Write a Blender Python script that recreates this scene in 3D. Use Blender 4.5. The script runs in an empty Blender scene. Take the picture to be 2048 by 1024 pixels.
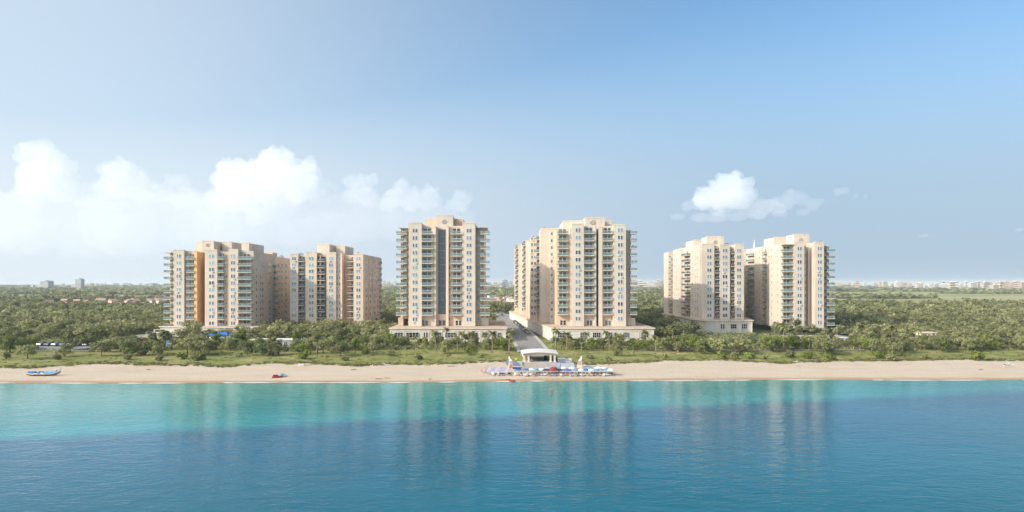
import bpy, bmesh, math, random
import numpy as np
from mathutils import Vector, Matrix

R = random.Random(7)
NR = np.random.default_rng(11)
F, H, VH = 1462.0, 27.0, 568.0            # focal length in photo pixels, eye height, horizon row
scene = bpy.context.scene
COL = scene.collection
rad = math.radians


def X(u, d): return (u - 1024.0) / F * d
def Z(v, d): return H - (v - VH) / F * d


# ------------------------------------------------------------------ terrain
def waterline(x):
    return 202.5 + 0.03 * x + 0.9 * math.sin(x * 0.031) + 0.5 * math.sin(x * 0.083 + 1.0)


PROF = [(-400, -40), (-60, -4), (0, 0), (14, .85), (40, 1.6), (62, 2.3), (90, 3.3), (120, 4.1), (200, 4.5), (1e6, 4.5)]


def gz(x, y):
    s = y - waterline(max(-260, min(260, x)))
    for (a, b), (c, d) in zip(PROF, PROF[1:]):
        if s <= c:
            t = (s - a) / (c - a)
            return b + (d - b) * t
    return 4.5


def at(u, v, z=None):
    """world point of a place on the ground seen at photo pixel (u, v)"""
    zz = 2.0 if z is None else z
    for _ in range(8):
        d = (H - zz) * F / (v - VH)
        if z is not None: break
        zz = gz(X(u, d), d)
    return Vector((X(u, d), d, zz))


# ------------------------------------------------------------------ materials
MATS = {}


def nodes_of(name):
    m = bpy.data.materials.new(name); m.use_nodes = True
    nt = m.node_tree; nt.nodes.clear()
    out = nt.nodes.new('ShaderNodeOutputMaterial')
    return m, nt, out


def N(nt, t, **kw):
    n = nt.nodes.new(t)
    for k, v in kw.items():
        if k in n.inputs.keys(): n.inputs[k].default_value = v
        else: setattr(n, k, v)
    return n


def ramp(nt, stops):
    r = nt.nodes.new('ShaderNodeValToRGB'); cr = r.color_ramp
    while len(cr.elements) < len(stops): cr.elements.new(0.5)
    for e, (p, c) in zip(cr.elements, stops):
        e.position = p; e.color = (*c, 1)
    return r


def principled(name, color, rough=0.8, var=0.12, scale=0.7, stretch=(1, 1, 1), metal=0.0, spec=0.3, rnd=0.0, coat=0.0, ior=1.45, bump=0.0):
    """plain surface with noise variation and optional variation from object to object"""
    m, nt, out = nodes_of(name)
    p = N(nt, 'ShaderNodeBsdfPrincipled', Roughness=rough, Metallic=metal)
    p.inputs['Specular IOR Level'].default_value = spec; p.inputs['IOR'].default_value = ior
    p.inputs['Coat Weight'].default_value = coat
    geo = N(nt, 'ShaderNodeNewGeometry')
    mp = N(nt, 'ShaderNodeMapping'); mp.inputs['Scale'].default_value = stretch
    nz = N(nt, 'ShaderNodeTexNoise', Scale=scale, Detail=5.0, Roughness=0.6)
    nt.links.new(geo.outputs['Position'], mp.inputs['Vector']); nt.links.new(mp.outputs[0], nz.inputs['Vector'])
    lo = tuple(c * (1 - var) for c in color); hi = tuple(min(1, c * (1 + var)) for c in color)
    r = ramp(nt, [(0.32, lo), (0.68, hi)])
    nt.links.new(nz.outputs['Fac'], r.inputs['Fac'])
    col = r.outputs[0]
    if rnd:
        oi = N(nt, 'ShaderNodeObjectInfo'); hs = N(nt, 'ShaderNodeHueSaturation')
        mr = N(nt, 'ShaderNodeMapRange'); mr.inputs['To Min'].default_value = 1 - rnd; mr.inputs['To Max'].default_value = 1 + rnd
        nt.links.new(oi.outputs['Random'], mr.inputs['Value']); nt.links.new(mr.outputs[0], hs.inputs['Value'])
        nt.links.new(col, hs.inputs['Color']); col = hs.outputs[0]
    nt.links.new(col, p.inputs['Base Color'])
    if bump:
        b = N(nt, 'ShaderNodeBump', Strength=bump, Distance=0.1); nt.links.new(nz.outputs['Fac'], b.inputs['Height'])
        nt.links.new(b.outputs[0], p.inputs['Normal'])
    nt.links.new(p.outputs[0], out.inputs[0])
    MATS[name] = m
    return m


def leaf_mat(name, lo, hi, rnd=0.25):
    m, nt, out = nodes_of(name)
    a = N(nt, 'ShaderNodeAttribute'); a.attribute_name = 'tint'
    oi = N(nt, 'ShaderNodeObjectInfo')
    r = ramp(nt, [(0.0, lo), (1.0, hi)])
    nt.links.new(a.outputs['Fac'], r.inputs['Fac'])
    hs = N(nt, 'ShaderNodeHueSaturation')
    mr = N(nt, 'ShaderNodeMapRange'); mr.inputs['To Min'].default_value = 1 - rnd; mr.inputs['To Max'].default_value = 1 + rnd
    nt.links.new(oi.outputs['Random'], mr.inputs['Value']); nt.links.new(mr.outputs[0], hs.inputs['Value'])
    nt.links.new(r.outputs[0], hs.inputs['Color'])
    d = N(nt, 'ShaderNodeBsdfDiffuse'); t = N(nt, 'ShaderNodeBsdfTranslucent'); mx = N(nt, 'ShaderNodeMixShader'); mx.inputs[0].default_value = 0.38
    nt.links.new(hs.outputs[0], d.inputs[0]); nt.links.new(hs.outputs[0], t.inputs[0])
    nt.links.new(d.outputs[0], mx.inputs[1]); nt.links.new(t.outputs[0], mx.inputs[2]); nt.links.new(mx.outputs[0], out.inputs[0])
    MATS[name] = m
    return m


def stucco(name, color, var=0.11):
    """painted render with faint vertical rain streaks and blotches"""
    m, nt, out = nodes_of(name)
    p = N(nt, 'ShaderNodeBsdfPrincipled', Roughness=0.85); p.inputs['Specular IOR Level'].default_value = 0.25
    geo = N(nt, 'ShaderNodeNewGeometry')
    mp = N(nt, 'ShaderNodeMapping'); mp.inputs['Scale'].default_value = (1.1, 1.1, 0.06)
    n1 = N(nt, 'ShaderNodeTexNoise', Scale=1.0, Detail=4.0); n2 = N(nt, 'ShaderNodeTexNoise', Scale=0.11, Detail=5.0)
    nt.links.new(geo.outputs['Position'], mp.inputs[0]); nt.links.new(mp.outputs[0], n1.inputs['Vector']); nt.links.new(geo.outputs['Position'], n2.inputs['Vector'])
    ad = N(nt, 'ShaderNodeMath', operation='ADD'); nt.links.new(n1.outputs['Fac'], ad.inputs[0]); nt.links.new(n2.outputs['Fac'], ad.inputs[1])
    lo = tuple(c * (1 - var) for c in color); hi = tuple(min(1, c * (1 + var)) for c in color)
    hf = N(nt, 'ShaderNodeMath', operation='MULTIPLY'); hf.inputs[1].default_value = 0.5; nt.links.new(ad.outputs[0], hf.inputs[0])
    r = ramp(nt, [(0.36, lo), (0.64, hi)]); nt.links.new(hf.outputs[0], r.inputs[0])
    nt.links.new(r.outputs[0], p.inputs['Base Color']); nt.links.new(p.outputs[0], out.inputs[0])
    MATS[name] = m
    return m


def glassy(name, lo, hi, rough=0.08, metal=0.35):
    m, nt, out = nodes_of(name)
    p = N(nt, 'ShaderNodeBsdfPrincipled', Roughness=rough, Metallic=metal); p.inputs['Specular IOR Level'].default_value = 0.8
    oi = N(nt, 'ShaderNodeObjectInfo'); geo = N(nt, 'ShaderNodeNewGeometry')
    nz = N(nt, 'ShaderNodeTexNoise', Scale=1.1, Detail=1.0); nt.links.new(geo.outputs['Position'], nz.inputs['Vector'])
    ad = N(nt, 'ShaderNodeMath', operation='ADD'); nt.links.new(oi.outputs['Random'], ad.inputs[0]); nt.links.new(nz.outputs['Fac'], ad.inputs[1])
    hf = N(nt, 'ShaderNodeMath', operation='MULTIPLY'); hf.inputs[1].default_value = 0.5; nt.links.new(ad.outputs[0], hf.inputs[0])
    r = ramp(nt, [(0.25, lo), (0.75, hi)]); nt.links.new(hf.outputs[0], r.inputs[0])
    nt.links.new(r.outputs[0], p.inputs['Base Color']); nt.links.new(p.outputs[0], out.inputs[0])
    MATS[name] = m
    return m


def rail_glass(name, color):
    m, nt, out = nodes_of(name)
    p = N(nt, 'ShaderNodeBsdfPrincipled', Roughness=0.12); p.inputs['Base Color'].default_value = (*color, 1); p.inputs['Specular IOR Level'].default_value = 0.9
    t = N(nt, 'ShaderNodeBsdfTransparent'); t.inputs[0].default_value = (0.84, 0.92, 0.92, 1)
    mx = N(nt, 'ShaderNodeMixShader'); mx.inputs[0].default_value = 0.45
    nt.links.new(t.outputs[0], mx.inputs[1]); nt.links.new(p.outputs[0], mx.inputs[2]); nt.links.new(mx.outputs[0], out.inputs[0])
    MATS[name] = m
    return m


STUCCO = stucco('cream_stucco', (0.62, 0.53, 0.43))
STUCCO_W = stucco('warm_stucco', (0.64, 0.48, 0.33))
STUCCO_P = stucco('apricot_and_glow_stucco', (0.78, 0.585, 0.44))  # warm glow of right-facing walls put into the colour; also plain pinkish parts
STUCCO_O = stucco('orange_glow_stucco', (0.86, 0.52, 0.24))  # orange bounce light of the leftmost block's notch put into the colour
STUCCO_L = stucco('pale_trim', (0.66, 0.57, 0.46))
PODIUM = stucco('podium_stucco', (0.60, 0.56, 0.49))
ROOFTILE = principled('roof_deck', (0.50, 0.38, 0.29), 0.9, 0.12, 0.5)
WHITE = principled('white_paint', (0.72, 0.72, 0.70), 0.5, 0.05)
FRAME = principled('window_frame_paint', (0.66, 0.63, 0.57), 0.5, 0.05)
PANE = glassy('window_glass', (0.035, 0.055, 0.085), (0.30, 0.42, 0.52), 0.07, 0.4)
DOORGL = glassy('door_glass', (0.02, 0.028, 0.035), (0.12, 0.15, 0.17), 0.1, 0.2)
CURTAIN = glassy('curtain_wall_glass', (0.018, 0.045, 0.062), (0.055, 0.10, 0.125), 0.10, 0.1)
SHOPGL = glassy('podium_glass', (0.015, 0.02, 0.022), (0.07, 0.085, 0.09), 0.1, 0.2)
RAILG = rail_glass('rail_glass', (0.24, 0.33, 0.34))
RAILD = rail_glass('dark_rail_glass', (0.11, 0.12, 0.12))
METAL = principled('grey_metal', (0.35, 0.36, 0.37), 0.45, 0.05, metal=0.6)
EMBLEM = principled('emblem_paint', (0.33, 0.30, 0.27), 0.6, 0.05)
BARK = principled('bark', (0.17, 0.12, 0.08), 0.95, 0.3, 3.0, rnd=0.25)
PALMBARK = principled('palm_bark', (0.26, 0.19, 0.13), 0.95, 0.3, 3.0, rnd=0.2)
LEAF = {'dark': leaf_mat('leaf_dark', (0.075, 0.10, 0.038), (0.30, 0.33, 0.135)),
        'olive': leaf_mat('leaf_olive', (0.12, 0.14, 0.054), (0.48, 0.47, 0.225)),
        'bright': leaf_mat('leaf_bright', (0.10, 0.135, 0.028), (0.34, 0.39, 0.10))}
FROND = leaf_mat('palm_frond', (0.11, 0.125, 0.045), (0.40, 0.39, 0.17))
FOREST = leaf_mat('forest_leaf', (0.115, 0.134, 0.058), (0.48, 0.47, 0.23), 0.0)
TUFT = leaf_mat('tuft_leaf', (0.09, 0.10, 0.032), (0.26, 0.24, 0.10), 0.0)
ASPHALT = principled('asphalt', (0.24, 0.23, 0.22), 0.9, 0.15, 0.5)
PAVING = principled('paving', (0.40, 0.34, 0.26), 0.9, 0.12, 0.8)
CONCRETE = principled('concrete', (0.42, 0.39, 0.35), 0.9, 0.12, 0.6)
WHITEROOF = principled('white_roof', (0.66, 0.64, 0.60), 0.6, 0.06)
GREYROOF = principled('grey_roof', (0.40, 0.41, 0.42), 0.7, 0.1)
BLUE = principled('blue_fabric', (0.02, 0.15, 0.46), 0.7, 0.15, 2.0)
SKYBLUE = principled('sky_blue_fabric', (0.08, 0.33, 0.58), 0.7, 0.12, 2.0)
NAVY = principled('navy_fabric', (0.03, 0.04, 0.12), 0.7, 0.12, 2.0)
REDF = principled('red_fabric', (0.42, 0.03, 0.03), 0.7, 0.15, 2.0)
BLACKF = principled('black_fabric', (0.02, 0.02, 0.02), 0.8, 0.1, 2.0)
ORANGE = principled('orange_fabric', (0.62, 0.15, 0.03), 0.7, 0.15, 2.0)
WHITEF = principled('white_fabric', (0.72, 0.70, 0.66), 0.8, 0.06, 2.0)
TANF = principled('tan_fabric', (0.45, 0.32, 0.22), 0.8, 0.1, 2.0)
LAVENDER = principled('lavender_fabric', (0.36, 0.34, 0.40), 0.8, 0.1, 2.0)
YELLOW = principled('yellow_fabric', (0.62, 0.55, 0.06), 0.7, 0.1, 2.0)
TEAL = principled('teal_fabric', (0.10, 0.30, 0.34), 0.7, 0.1, 2.0)
PURPLE = principled('purple_fabric', (0.10, 0.02, 0.07), 0.7, 0.1, 2.0)
WOOD = principled('wood', (0.22, 0.13, 0.07), 0.8, 0.2, 3.0)
SKIN = principled('skin', (0.42, 0.22, 0.14), 0.6, 0.08, 6.0, rnd=0.2)
SKINR = principled('sunburnt_skin', (0.50, 0.20, 0.12), 0.6, 0.08, 6.0)
HAIR = principled('dark_hair', (0.02, 0.014, 0.01), 0.6, 0.1, 8.0)
TYRE = principled('tyre', (0.02, 0.02, 0.02), 0.9, 0.1)
BRICK = principled('orange_brick', (0.48, 0.22, 0.11), 0.9, 0.15, 2.0)
BLUEWALL = principled('blue_grey_wall', (0.17, 0.20, 0.26), 0.8, 0.12, 0.8)
REDTILE = principled('red_tile', (0.44, 0.27, 0.20), 0.9, 0.15, 0.6, rnd=0.2)
POOLM = principled('pool_water', (0.03, 0.09, 0.42), 0.1, 0.1, 0.5)


# ------------------------------------------------------------------ mesh builder
class MB:
    def __init__(s): s.v = []; s.f = []; s.m = []; s.mats = []

    def mi(s, mat):
        if mat not in s.mats: s.mats.append(mat)
        return s.mats.index(mat)

    def face(s, pts, mat):
        b = len(s.v); s.v += [tuple(p) for p in pts]; s.f.append(tuple(range(b, b + len(pts)))); s.m.append(s.mi(mat))

    def box(s, x0, x1, y0, y1, z0, z1, mat):
        b = len(s.v)
        s.v += [(x0, y0, z0), (x1, y0, z0), (x1, y1, z0), (x0, y1, z0), (x0, y0, z1), (x1, y0, z1), (x1, y1, z1), (x0, y1, z1)]
        for q in ((0, 3, 2, 1), (4, 5, 6, 7), (0, 1, 5, 4), (1, 2, 6, 5), (2, 3, 7, 6), (3, 0, 4, 7)):
            s.f.append(tuple(b + i for i in q)); s.m.append(s.mi(mat))
        return s

    def prism(s, poly, z0, z1, mat, top=None):
        n = len(poly); b = len(s.v)
        s.v += [(x, y, z0) for x, y in poly] + [(x, y, z1) for x, y in poly]
        k = s.mi(mat)
        for i in range(n):
            j = (i + 1) % n
            s.f.append((b + i, b + j, b + n + j, b + n + i)); s.m.append(k)
        s.f.append(tuple(b + n + i for i in range(n))); s.m.append(s.mi(top or mat))
        s.f.append(tuple(b + i for i in reversed(range(n)))); s.m.append(k)
        return s

    def tube(s, pts, radii, mat, n=8, cap=True):
        """tapered tube along points"""
        pts = [Vector(p) for p in pts]; b = len(s.v); k = s.mi(mat)
        for i, p in enumerate(pts):
            d = (pts[min(i + 1, len(pts) - 1)] - pts[max(i - 1, 0)]).normalized()
            a = d.cross(Vector((0, 0, 1)) if abs(d.z) < .9 else Vector((1, 0, 0))).normalized(); c = d.cross(a)
            for j in range(n):
                t = 2 * math.pi * j / n
                s.v.append(tuple(p + (a * math.cos(t) + c * math.sin(t)) * radii[i]))
        for i in range(len(pts) - 1):
            for j in range(n):
                j2 = (j + 1) % n
                s.f.append((b + i * n + j, b + i * n + j2, b + (i + 1) * n + j2, b + (i + 1) * n + j)); s.m.append(k)
        if cap:
            s.f.append(tuple(b + j for j in reversed(range(n)))); s.m.append(k)
            e = b + (len(pts) - 1) * n
            s.f.append(tuple(e + j for j in range(n))); s.m.append(k)
        return s

    def mesh(s, name, smooth=False):
        me = bpy.data.meshes.new(name); me.from_pydata(s.v, [], s.f)
        for m in s.mats: me.materials.append(m)
        me.polygons.foreach_set('material_index', s.m)
        if smooth: me.polygons.foreach_set('use_smooth', [True] * len(s.f))
        me.update()
        return me


def obj(name, me, parent=None, loc=(0, 0, 0), rz=0.0):
    if isinstance(me, MB): me = me.mesh(name)
    o = bpy.data.objects.new(name, me); COL.objects.link(o)
    o.location = loc; o.rotation_euler = (0, 0, rz)
    if parent: o.parent = parent
    return o


def thing(name, label, cat, loc=(0, 0, 0), rz=0.0, group=None, me=None):
    if isinstance(me, MB): me = me.mesh(name)
    o = bpy.data.objects.new(name, me); COL.objects.link(o)
    if me is None: o.empty_display_size = 0.5
    o.location = loc; o.rotation_euler = (0, 0, rz)
    o['label'] = label; o['category'] = cat
    if group: o['group'] = group
    return o


def setting(name, me, kind='structure'):
    o = obj(name, me); o['kind'] = kind
    return o


def kids(o): return [c for c in COL.objects if c.parent == o]


def dup(root, childs, loc, rz, label, group=None, scale=None):
    """copy of a thing (childs = [(part, [sub-parts])])"""
    r = root.copy(); COL.objects.link(r); r.location = loc; r.rotation_euler = (0, 0, rz); r['label'] = label
    if group: r['group'] = group
    if scale: r.scale = scale
    for ch, sub in childs:
        c = ch.copy(); COL.objects.link(c); c.parent = r
        for g in sub:
            d = g.copy(); COL.objects.link(d); d.parent = c
    return r
# ------------------------------------------------------------------ camera, light, sky
cam = bpy.data.cameras.new('camera'); co = bpy.data.objects.new('camera', cam); COL.objects.link(co)
co.location = (0, 0, H); co.rotation_euler = (math.pi / 2, 0, 0)
cam.sensor_width = 36; cam.lens = 36 * F / 2048; cam.shift_y = (VH - 512) / 2048
cam.clip_start = 1; cam.clip_end = 60000
scene.camera = co

SUN_EL, SUN_AZ = rad(28), rad(28)          # azimuth: how far the sun stands in front of straight left
sv = Vector((-math.cos(SUN_AZ) * math.cos(SUN_EL), -math.sin(SUN_AZ) * math.cos(SUN_EL), math.sin(SUN_EL)))
sl = bpy.data.lights.new('sun', 'SUN'); sl.energy = 2.5; sl.angle = rad(0.5); sl.color = (1.0, 0.93, 0.83)
so = bpy.data.objects.new('sun', sl); COL.objects.link(so)
so.rotation_euler = (-sv).to_track_quat('-Z', 'Y').to_euler()

VEIL_NEAR, VEIL_FAR = (3.80, 4.22, 4.62, 1), (2.05, 2.65, 3.35, 1)
w = bpy.data.worlds.new('World'); scene.world = w; w.use_nodes = True
nt = w.node_tree; nt.nodes.clear()
wo = nt.nodes.new('ShaderNodeOutputWorld'); bg = nt.nodes.new('ShaderNodeBackground')
sky = nt.nodes.new('ShaderNodeTexSky'); sky.sky_type = 'NISHITA'; sky.sun_disc = False
sky.sun_elevation = SUN_EL; sky.sun_rotation = math.atan2(sv.x, sv.y) % (2 * math.pi)
sky.altitude = 20; sky.air_density = 1.0; sky.dust_density = 1.6; sky.ozone_density = 2.0
bg.inputs['Strength'].default_value = 0.117
# the physical sky, cooled a little, under a white veil that thickens towards the horizon and the sun's side
tint = nt.nodes.new('ShaderNodeMix'); tint.data_type = 'RGBA'; tint.blend_type = 'MULTIPLY'; tint.inputs[0].default_value = 1.0
tint.inputs[7].default_value = (0.67, 0.865, 0.925, 1); nt.links.new(sky.outputs[0], tint.inputs[6])
tc = nt.nodes.new('ShaderNodeTexCoord'); sp = nt.nodes.new('ShaderNodeSeparateXYZ'); nt.links.new(tc.outputs['Generated'], sp.inputs[0])
el = nt.nodes.new('ShaderNodeMapRange'); el.interpolation_type = 'SMOOTHERSTEP'
el.inputs['From Min'].default_value = 0.04; el.inputs['From Max'].default_value = 0.42; el.inputs['To Min'].default_value = 1; el.inputs['To Max'].default_value = 0
nt.links.new(sp.outputs['Z'], el.inputs['Value'])
lf = nt.nodes.new('ShaderNodeMapRange'); lf.inputs['From Min'].default_value = -0.6; lf.inputs['From Max'].default_value = 0.6
lf.inputs['To Min'].default_value = 0.95; lf.inputs['To Max'].default_value = 0.92; nt.links.new(sp.outputs['X'], lf.inputs['Value'])
ml = nt.nodes.new('ShaderNodeMath'); ml.operation = 'MULTIPLY'; nt.links.new(el.outputs[0], ml.inputs[0]); nt.links.new(lf.outputs[0], ml.inputs[1])
veil = nt.nodes.new('ShaderNodeMix'); veil.data_type = 'RGBA'; 
lm = nt.nodes.new('ShaderNodeMapRange'); lm.interpolation_type = 'SMOOTHSTEP'; lm.inputs['From Min'].default_value = 0.42; lm.inputs['From Max'].default_value = -0.6
nt.links.new(sp.outputs['X'], lm.inputs['Value'])
vc = nt.nodes.new('ShaderNodeMix'); vc.data_type = 'RGBA'; vc.inputs[6].default_value = VEIL_FAR; vc.inputs[7].default_value = VEIL_NEAR; nt.links.new(lm.outputs[0], vc.inputs[0])
l6 = nt.nodes.new('ShaderNodeMath'); l6.operation = 'MULTIPLY'; l6.inputs[1].default_value = 0.66; nt.links.new(lm.outputs[0], l6.inputs[0])
mxm = nt.nodes.new('ShaderNodeMath'); mxm.operation = 'MAXIMUM'; nt.links.new(ml.outputs[0], mxm.inputs[0]); nt.links.new(l6.outputs[0], mxm.inputs[1])
nt.links.new(vc.outputs[2], veil.inputs[7]); nt.links.new(mxm.outputs[0], veil.inputs[0]); nt.links.new(tint.outputs[2], veil.inputs[6])
# glow added round the low sun, behind the camera, to lift fill light
dt = nt.nodes.new('ShaderNodeVectorMath'); dt.operation = 'DOT_PRODUCT'; dt.inputs[1].default_value = sv; nt.links.new(tc.outputs['Generated'], dt.inputs[0])
gm = nt.nodes.new('ShaderNodeMapRange'); gm.interpolation_type = 'SMOOTHSTEP'; gm.inputs['From Min'].default_value = 0.45; gm.inputs['From Max'].default_value = 1.0
nt.links.new(dt.outputs['Value'], gm.inputs['Value'])
glow = nt.nodes.new('ShaderNodeMix'); glow.data_type = 'RGBA'; glow.blend_type = 'ADD'; glow.inputs[7].default_value = (9.5, 8.6, 7.6, 1)
nt.links.new(gm.outputs[0], glow.inputs[0]); nt.links.new(veil.outputs[2], glow.inputs[6])
nt.links.new(glow.outputs[2], bg.inputs[0]); nt.links.new(bg.outputs[0], wo.inputs[0])

scene.view_settings.view_transform = 'Standard'; scene.view_settings.look = 'None'
scene.view_settings.exposure = 0.85; scene.view_settings.gamma = 1.0
scene.render.engine = 'CYCLES'
cy = scene.cycles
cy.use_denoising = True; cy.max_bounces = 8; cy.diffuse_bounces = 3; cy.glossy_bounces = 3
cy.transparent_max_bounces = 8; cy.transmission_bounces = 2; cy.volume_bounces = 5
cy.caustics_reflective = False; cy.caustics_refractive = False; cy.sample_clamp_indirect = 6

# ------------------------------------------------------------------ the setting: ground, beach, lawn, water
EDGE = [(-300, 734), (0, 734), (130, 733), (215, 726), (300, 728), (420, 730), (490, 732), (560, 725), (640, 727), (720, 730), (800, 728), (900, 727),
        (975, 724), (1010, 722.5), (1170, 727), (1240, 726), (1340, 721), (1440, 720), (1560, 725), (1680, 721.5), (1800, 721), (1930, 719), (2048, 721), (2400, 721)]


def edge_y(x):
    """distance of the ragged border between sand and grass"""
    u = 1024 + x * F / 240
    for (a, b), (c, d) in zip(EDGE, EDGE[1:]):
        if a <= u <= c:
            v = b + (d - b) * (u - a) / (c - a); break
    else: v = EDGE[0][1] if u < EDGE[0][0] else EDGE[-1][1]
    return 25.4 * F / (v - VH)


def grid_mesh(name, xs, ys, zf, mat, smooth=True):
    nx, ny = len(xs), len(ys)
    v = [(x, y, zf(x, y)) for y in ys for x in xs]
    f = [(j * nx + i, j * nx + i + 1, (j + 1) * nx + i + 1, (j + 1) * nx + i) for j in range(ny - 1) for i in range(nx - 1)]
    me = bpy.data.meshes.new(name); me.from_pydata(v, [], f); me.materials.append(mat)
    me.polygons.foreach_set('use_smooth', [smooth] * len(f))
    return me


def hummock(x, y):
    return 0.10 * math.sin(x * .37 + y * .11) * math.sin(y * .31 - x * .07) + 0.06 * math.sin(x * .9 + 2) * math.sin(y * .8)


# sand: beach strip, wet and orange along the water
def sand_material():
    m, nt, out = nodes_of('sand')
    p = N(nt, 'ShaderNodeBsdfPrincipled', Roughness=0.95); p.inputs['Specular IOR Level'].default_value = 0.0
    geo = N(nt, 'ShaderNodeNewGeometry'); sep = N(nt, 'ShaderNodeSeparateXYZ'); nt.links.new(geo.outputs['Position'], sep.inputs[0])
    n1 = N(nt, 'ShaderNodeTexNoise', Scale=0.16, Detail=7.0, Roughness=0.65); n2 = N(nt, 'ShaderNodeTexNoise', Scale=1.6, Detail=4.0, Roughness=0.7)
    mp = N(nt, 'ShaderNodeMapping'); mp.inputs['Scale'].default_value = (0.35, 1, 1)
    nt.links.new(geo.outputs['Position'], mp.inputs[0]); nt.links.new(mp.outputs[0], n1.inputs['Vector']); nt.links.new(geo.outputs['Position'], n2.inputs['Vector'])
    mixn = N(nt, 'ShaderNodeMath', operation='MULTIPLY_ADD'); mixn.inputs[1].default_value = 0.5
    nt.links.new(n2.outputs['Fac'], mixn.inputs[0])
    h1 = N(nt, 'ShaderNodeMath', operation='MULTIPLY'); h1.inputs[1].default_value = 0.5; nt.links.new(n1.outputs['Fac'], h1.inputs[0]); nt.links.new(h1.outputs[0], mixn.inputs[2])
    dry = ramp(nt, [(0.33, (0.475, 0.385, 0.285)), (0.5, (0.55, 0.455, 0.345)), (0.68, (0.61, 0.515, 0.40))]); nt.links.new(mixn.outputs[0], dry.inputs[0])
    # wet by height above the sea, edge broken by noise
    zz = N(nt, 'ShaderNodeMath', operation='MULTIPLY_ADD'); zz.inputs[1].default_value = 0.30; nt.links.new(n1.outputs['Fac'], zz.inputs[0]); nt.links.new(sep.outputs['Z'], zz.inputs[2])
    wet = N(nt, 'ShaderNodeMapRange'); wet.inputs['From Min'].default_value = 0.24; wet.inputs['From Max'].default_value = 0.42; nt.links.new(zz.outputs[0], wet.inputs['Value'])
    mx = N(nt, 'ShaderNodeMix', data_type='RGBA'); nt.links.new(wet.outputs[0], mx.inputs[0]); mx.inputs[6].default_value = (0.43, 0.27, 0.165, 1); nt.links.new(dry.outputs[0], mx.inputs[7])
    nt.links.new(mx.outputs[2], p.inputs['Base Color'])
    b = N(nt, 'ShaderNodeBump', Strength=0.9, Distance=0.4); nt.links.new(n2.outputs['Fac'], b.inputs['Height']); nt.links.new(b.outputs[0], p.inputs['Normal'])
    nt.links.new(p.outputs[0], out.inputs[0])
    return m


xs = [-260 + i * 2.0 for i in range(261)]
ysb = [188 + i * 1.5 for i in range(55)]
setting('beach', grid_mesh('beach', xs, ysb, lambda x, y: gz(x, y) + (hummock(x, y) if y - waterline(x) > 22 else 0) - (0.35 if y > edge_y(x) + 4 else 0), sand_material()))


def lawn_material():
    m, nt, out = nodes_of('grass')
    p = N(nt, 'ShaderNodeBsdfPrincipled', Roughness=0.95); p.inputs['Specular IOR Level'].default_value = 0.1
    geo = N(nt, 'ShaderNodeNewGeometry')
    n1 = N(nt, 'ShaderNodeTexNoise', Scale=0.12, Detail=6.0, Roughness=0.65); n2 = N(nt, 'ShaderNodeTexNoise', Scale=2.4, Detail=3.0)
    nt.links.new(geo.outputs['Position'], n1.inputs['Vector']); nt.links.new(geo.outputs['Position'], n2.inputs['Vector'])
    a = N(nt, 'ShaderNodeMath', operation='MULTIPLY_ADD'); a.inputs[1].default_value = 0.35; nt.links.new(n2.outputs['Fac'], a.inputs[0])
    a2 = N(nt, 'ShaderNodeMath', operation='MULTIPLY'); a2.inputs[1].default_value = 0.65; nt.links.new(n1.outputs['Fac'], a2.inputs[0]); nt.links.new(a2.outputs[0], a.inputs[2])
    r = ramp(nt, [(0.34, (0.105, 0.130, 0.034)), (0.46, (0.185, 0.200, 0.055)), (0.56, (0.26, 0.245, 0.095)), (0.68, (0.38, 0.32, 0.18))])
    nt.links.new(a.outputs[0], r.inputs[0]); nt.links.new(r.outputs[0], p.inputs['Base Color'])
    b = N(nt, 'ShaderNodeBump', Strength=0.7, Distance=0.2); nt.links.new(n2.outputs['Fac'], b.inputs['Height']); nt.links.new(b.outputs[0], p.inputs['Normal'])
    nt.links.new(p.outputs[0], out.inputs[0])
    return m


# lawn strip with a ragged front edge
def lawn():
    v, f = [], []
    xl = [-260 + i * 0.8 for i in range(651)]
    for x in xl:
        e = edge_y(x) + 1.6 * math.sin(x * .21 + 1) * math.sin(x * .067) + 1.1 * math.sin(x * .55) + 0.9 * R.uniform(-1, 1)
        for k in range(9):
            y = e + (306 - e) * (k / 8) ** 1.3
            v.append((x, y, gz(x, y) + (0.10 if k else 0.0) + (hummock(x, y) if k else hummock(x, y) * .9)))
    n = 9
    for i in range(len(xl) - 1):
        for k in range(n - 1): f.append((i * n + k, (i + 1) * n + k, (i + 1) * n + k + 1, i * n + k + 1))
    me = bpy.data.meshes.new('lawn'); me.from_pydata(v, [], f); me.materials.append(lawn_material()); me.polygons.foreach_set('use_smooth', [True] * len(f))
    return me


setting('lawn', lawn())


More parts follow.
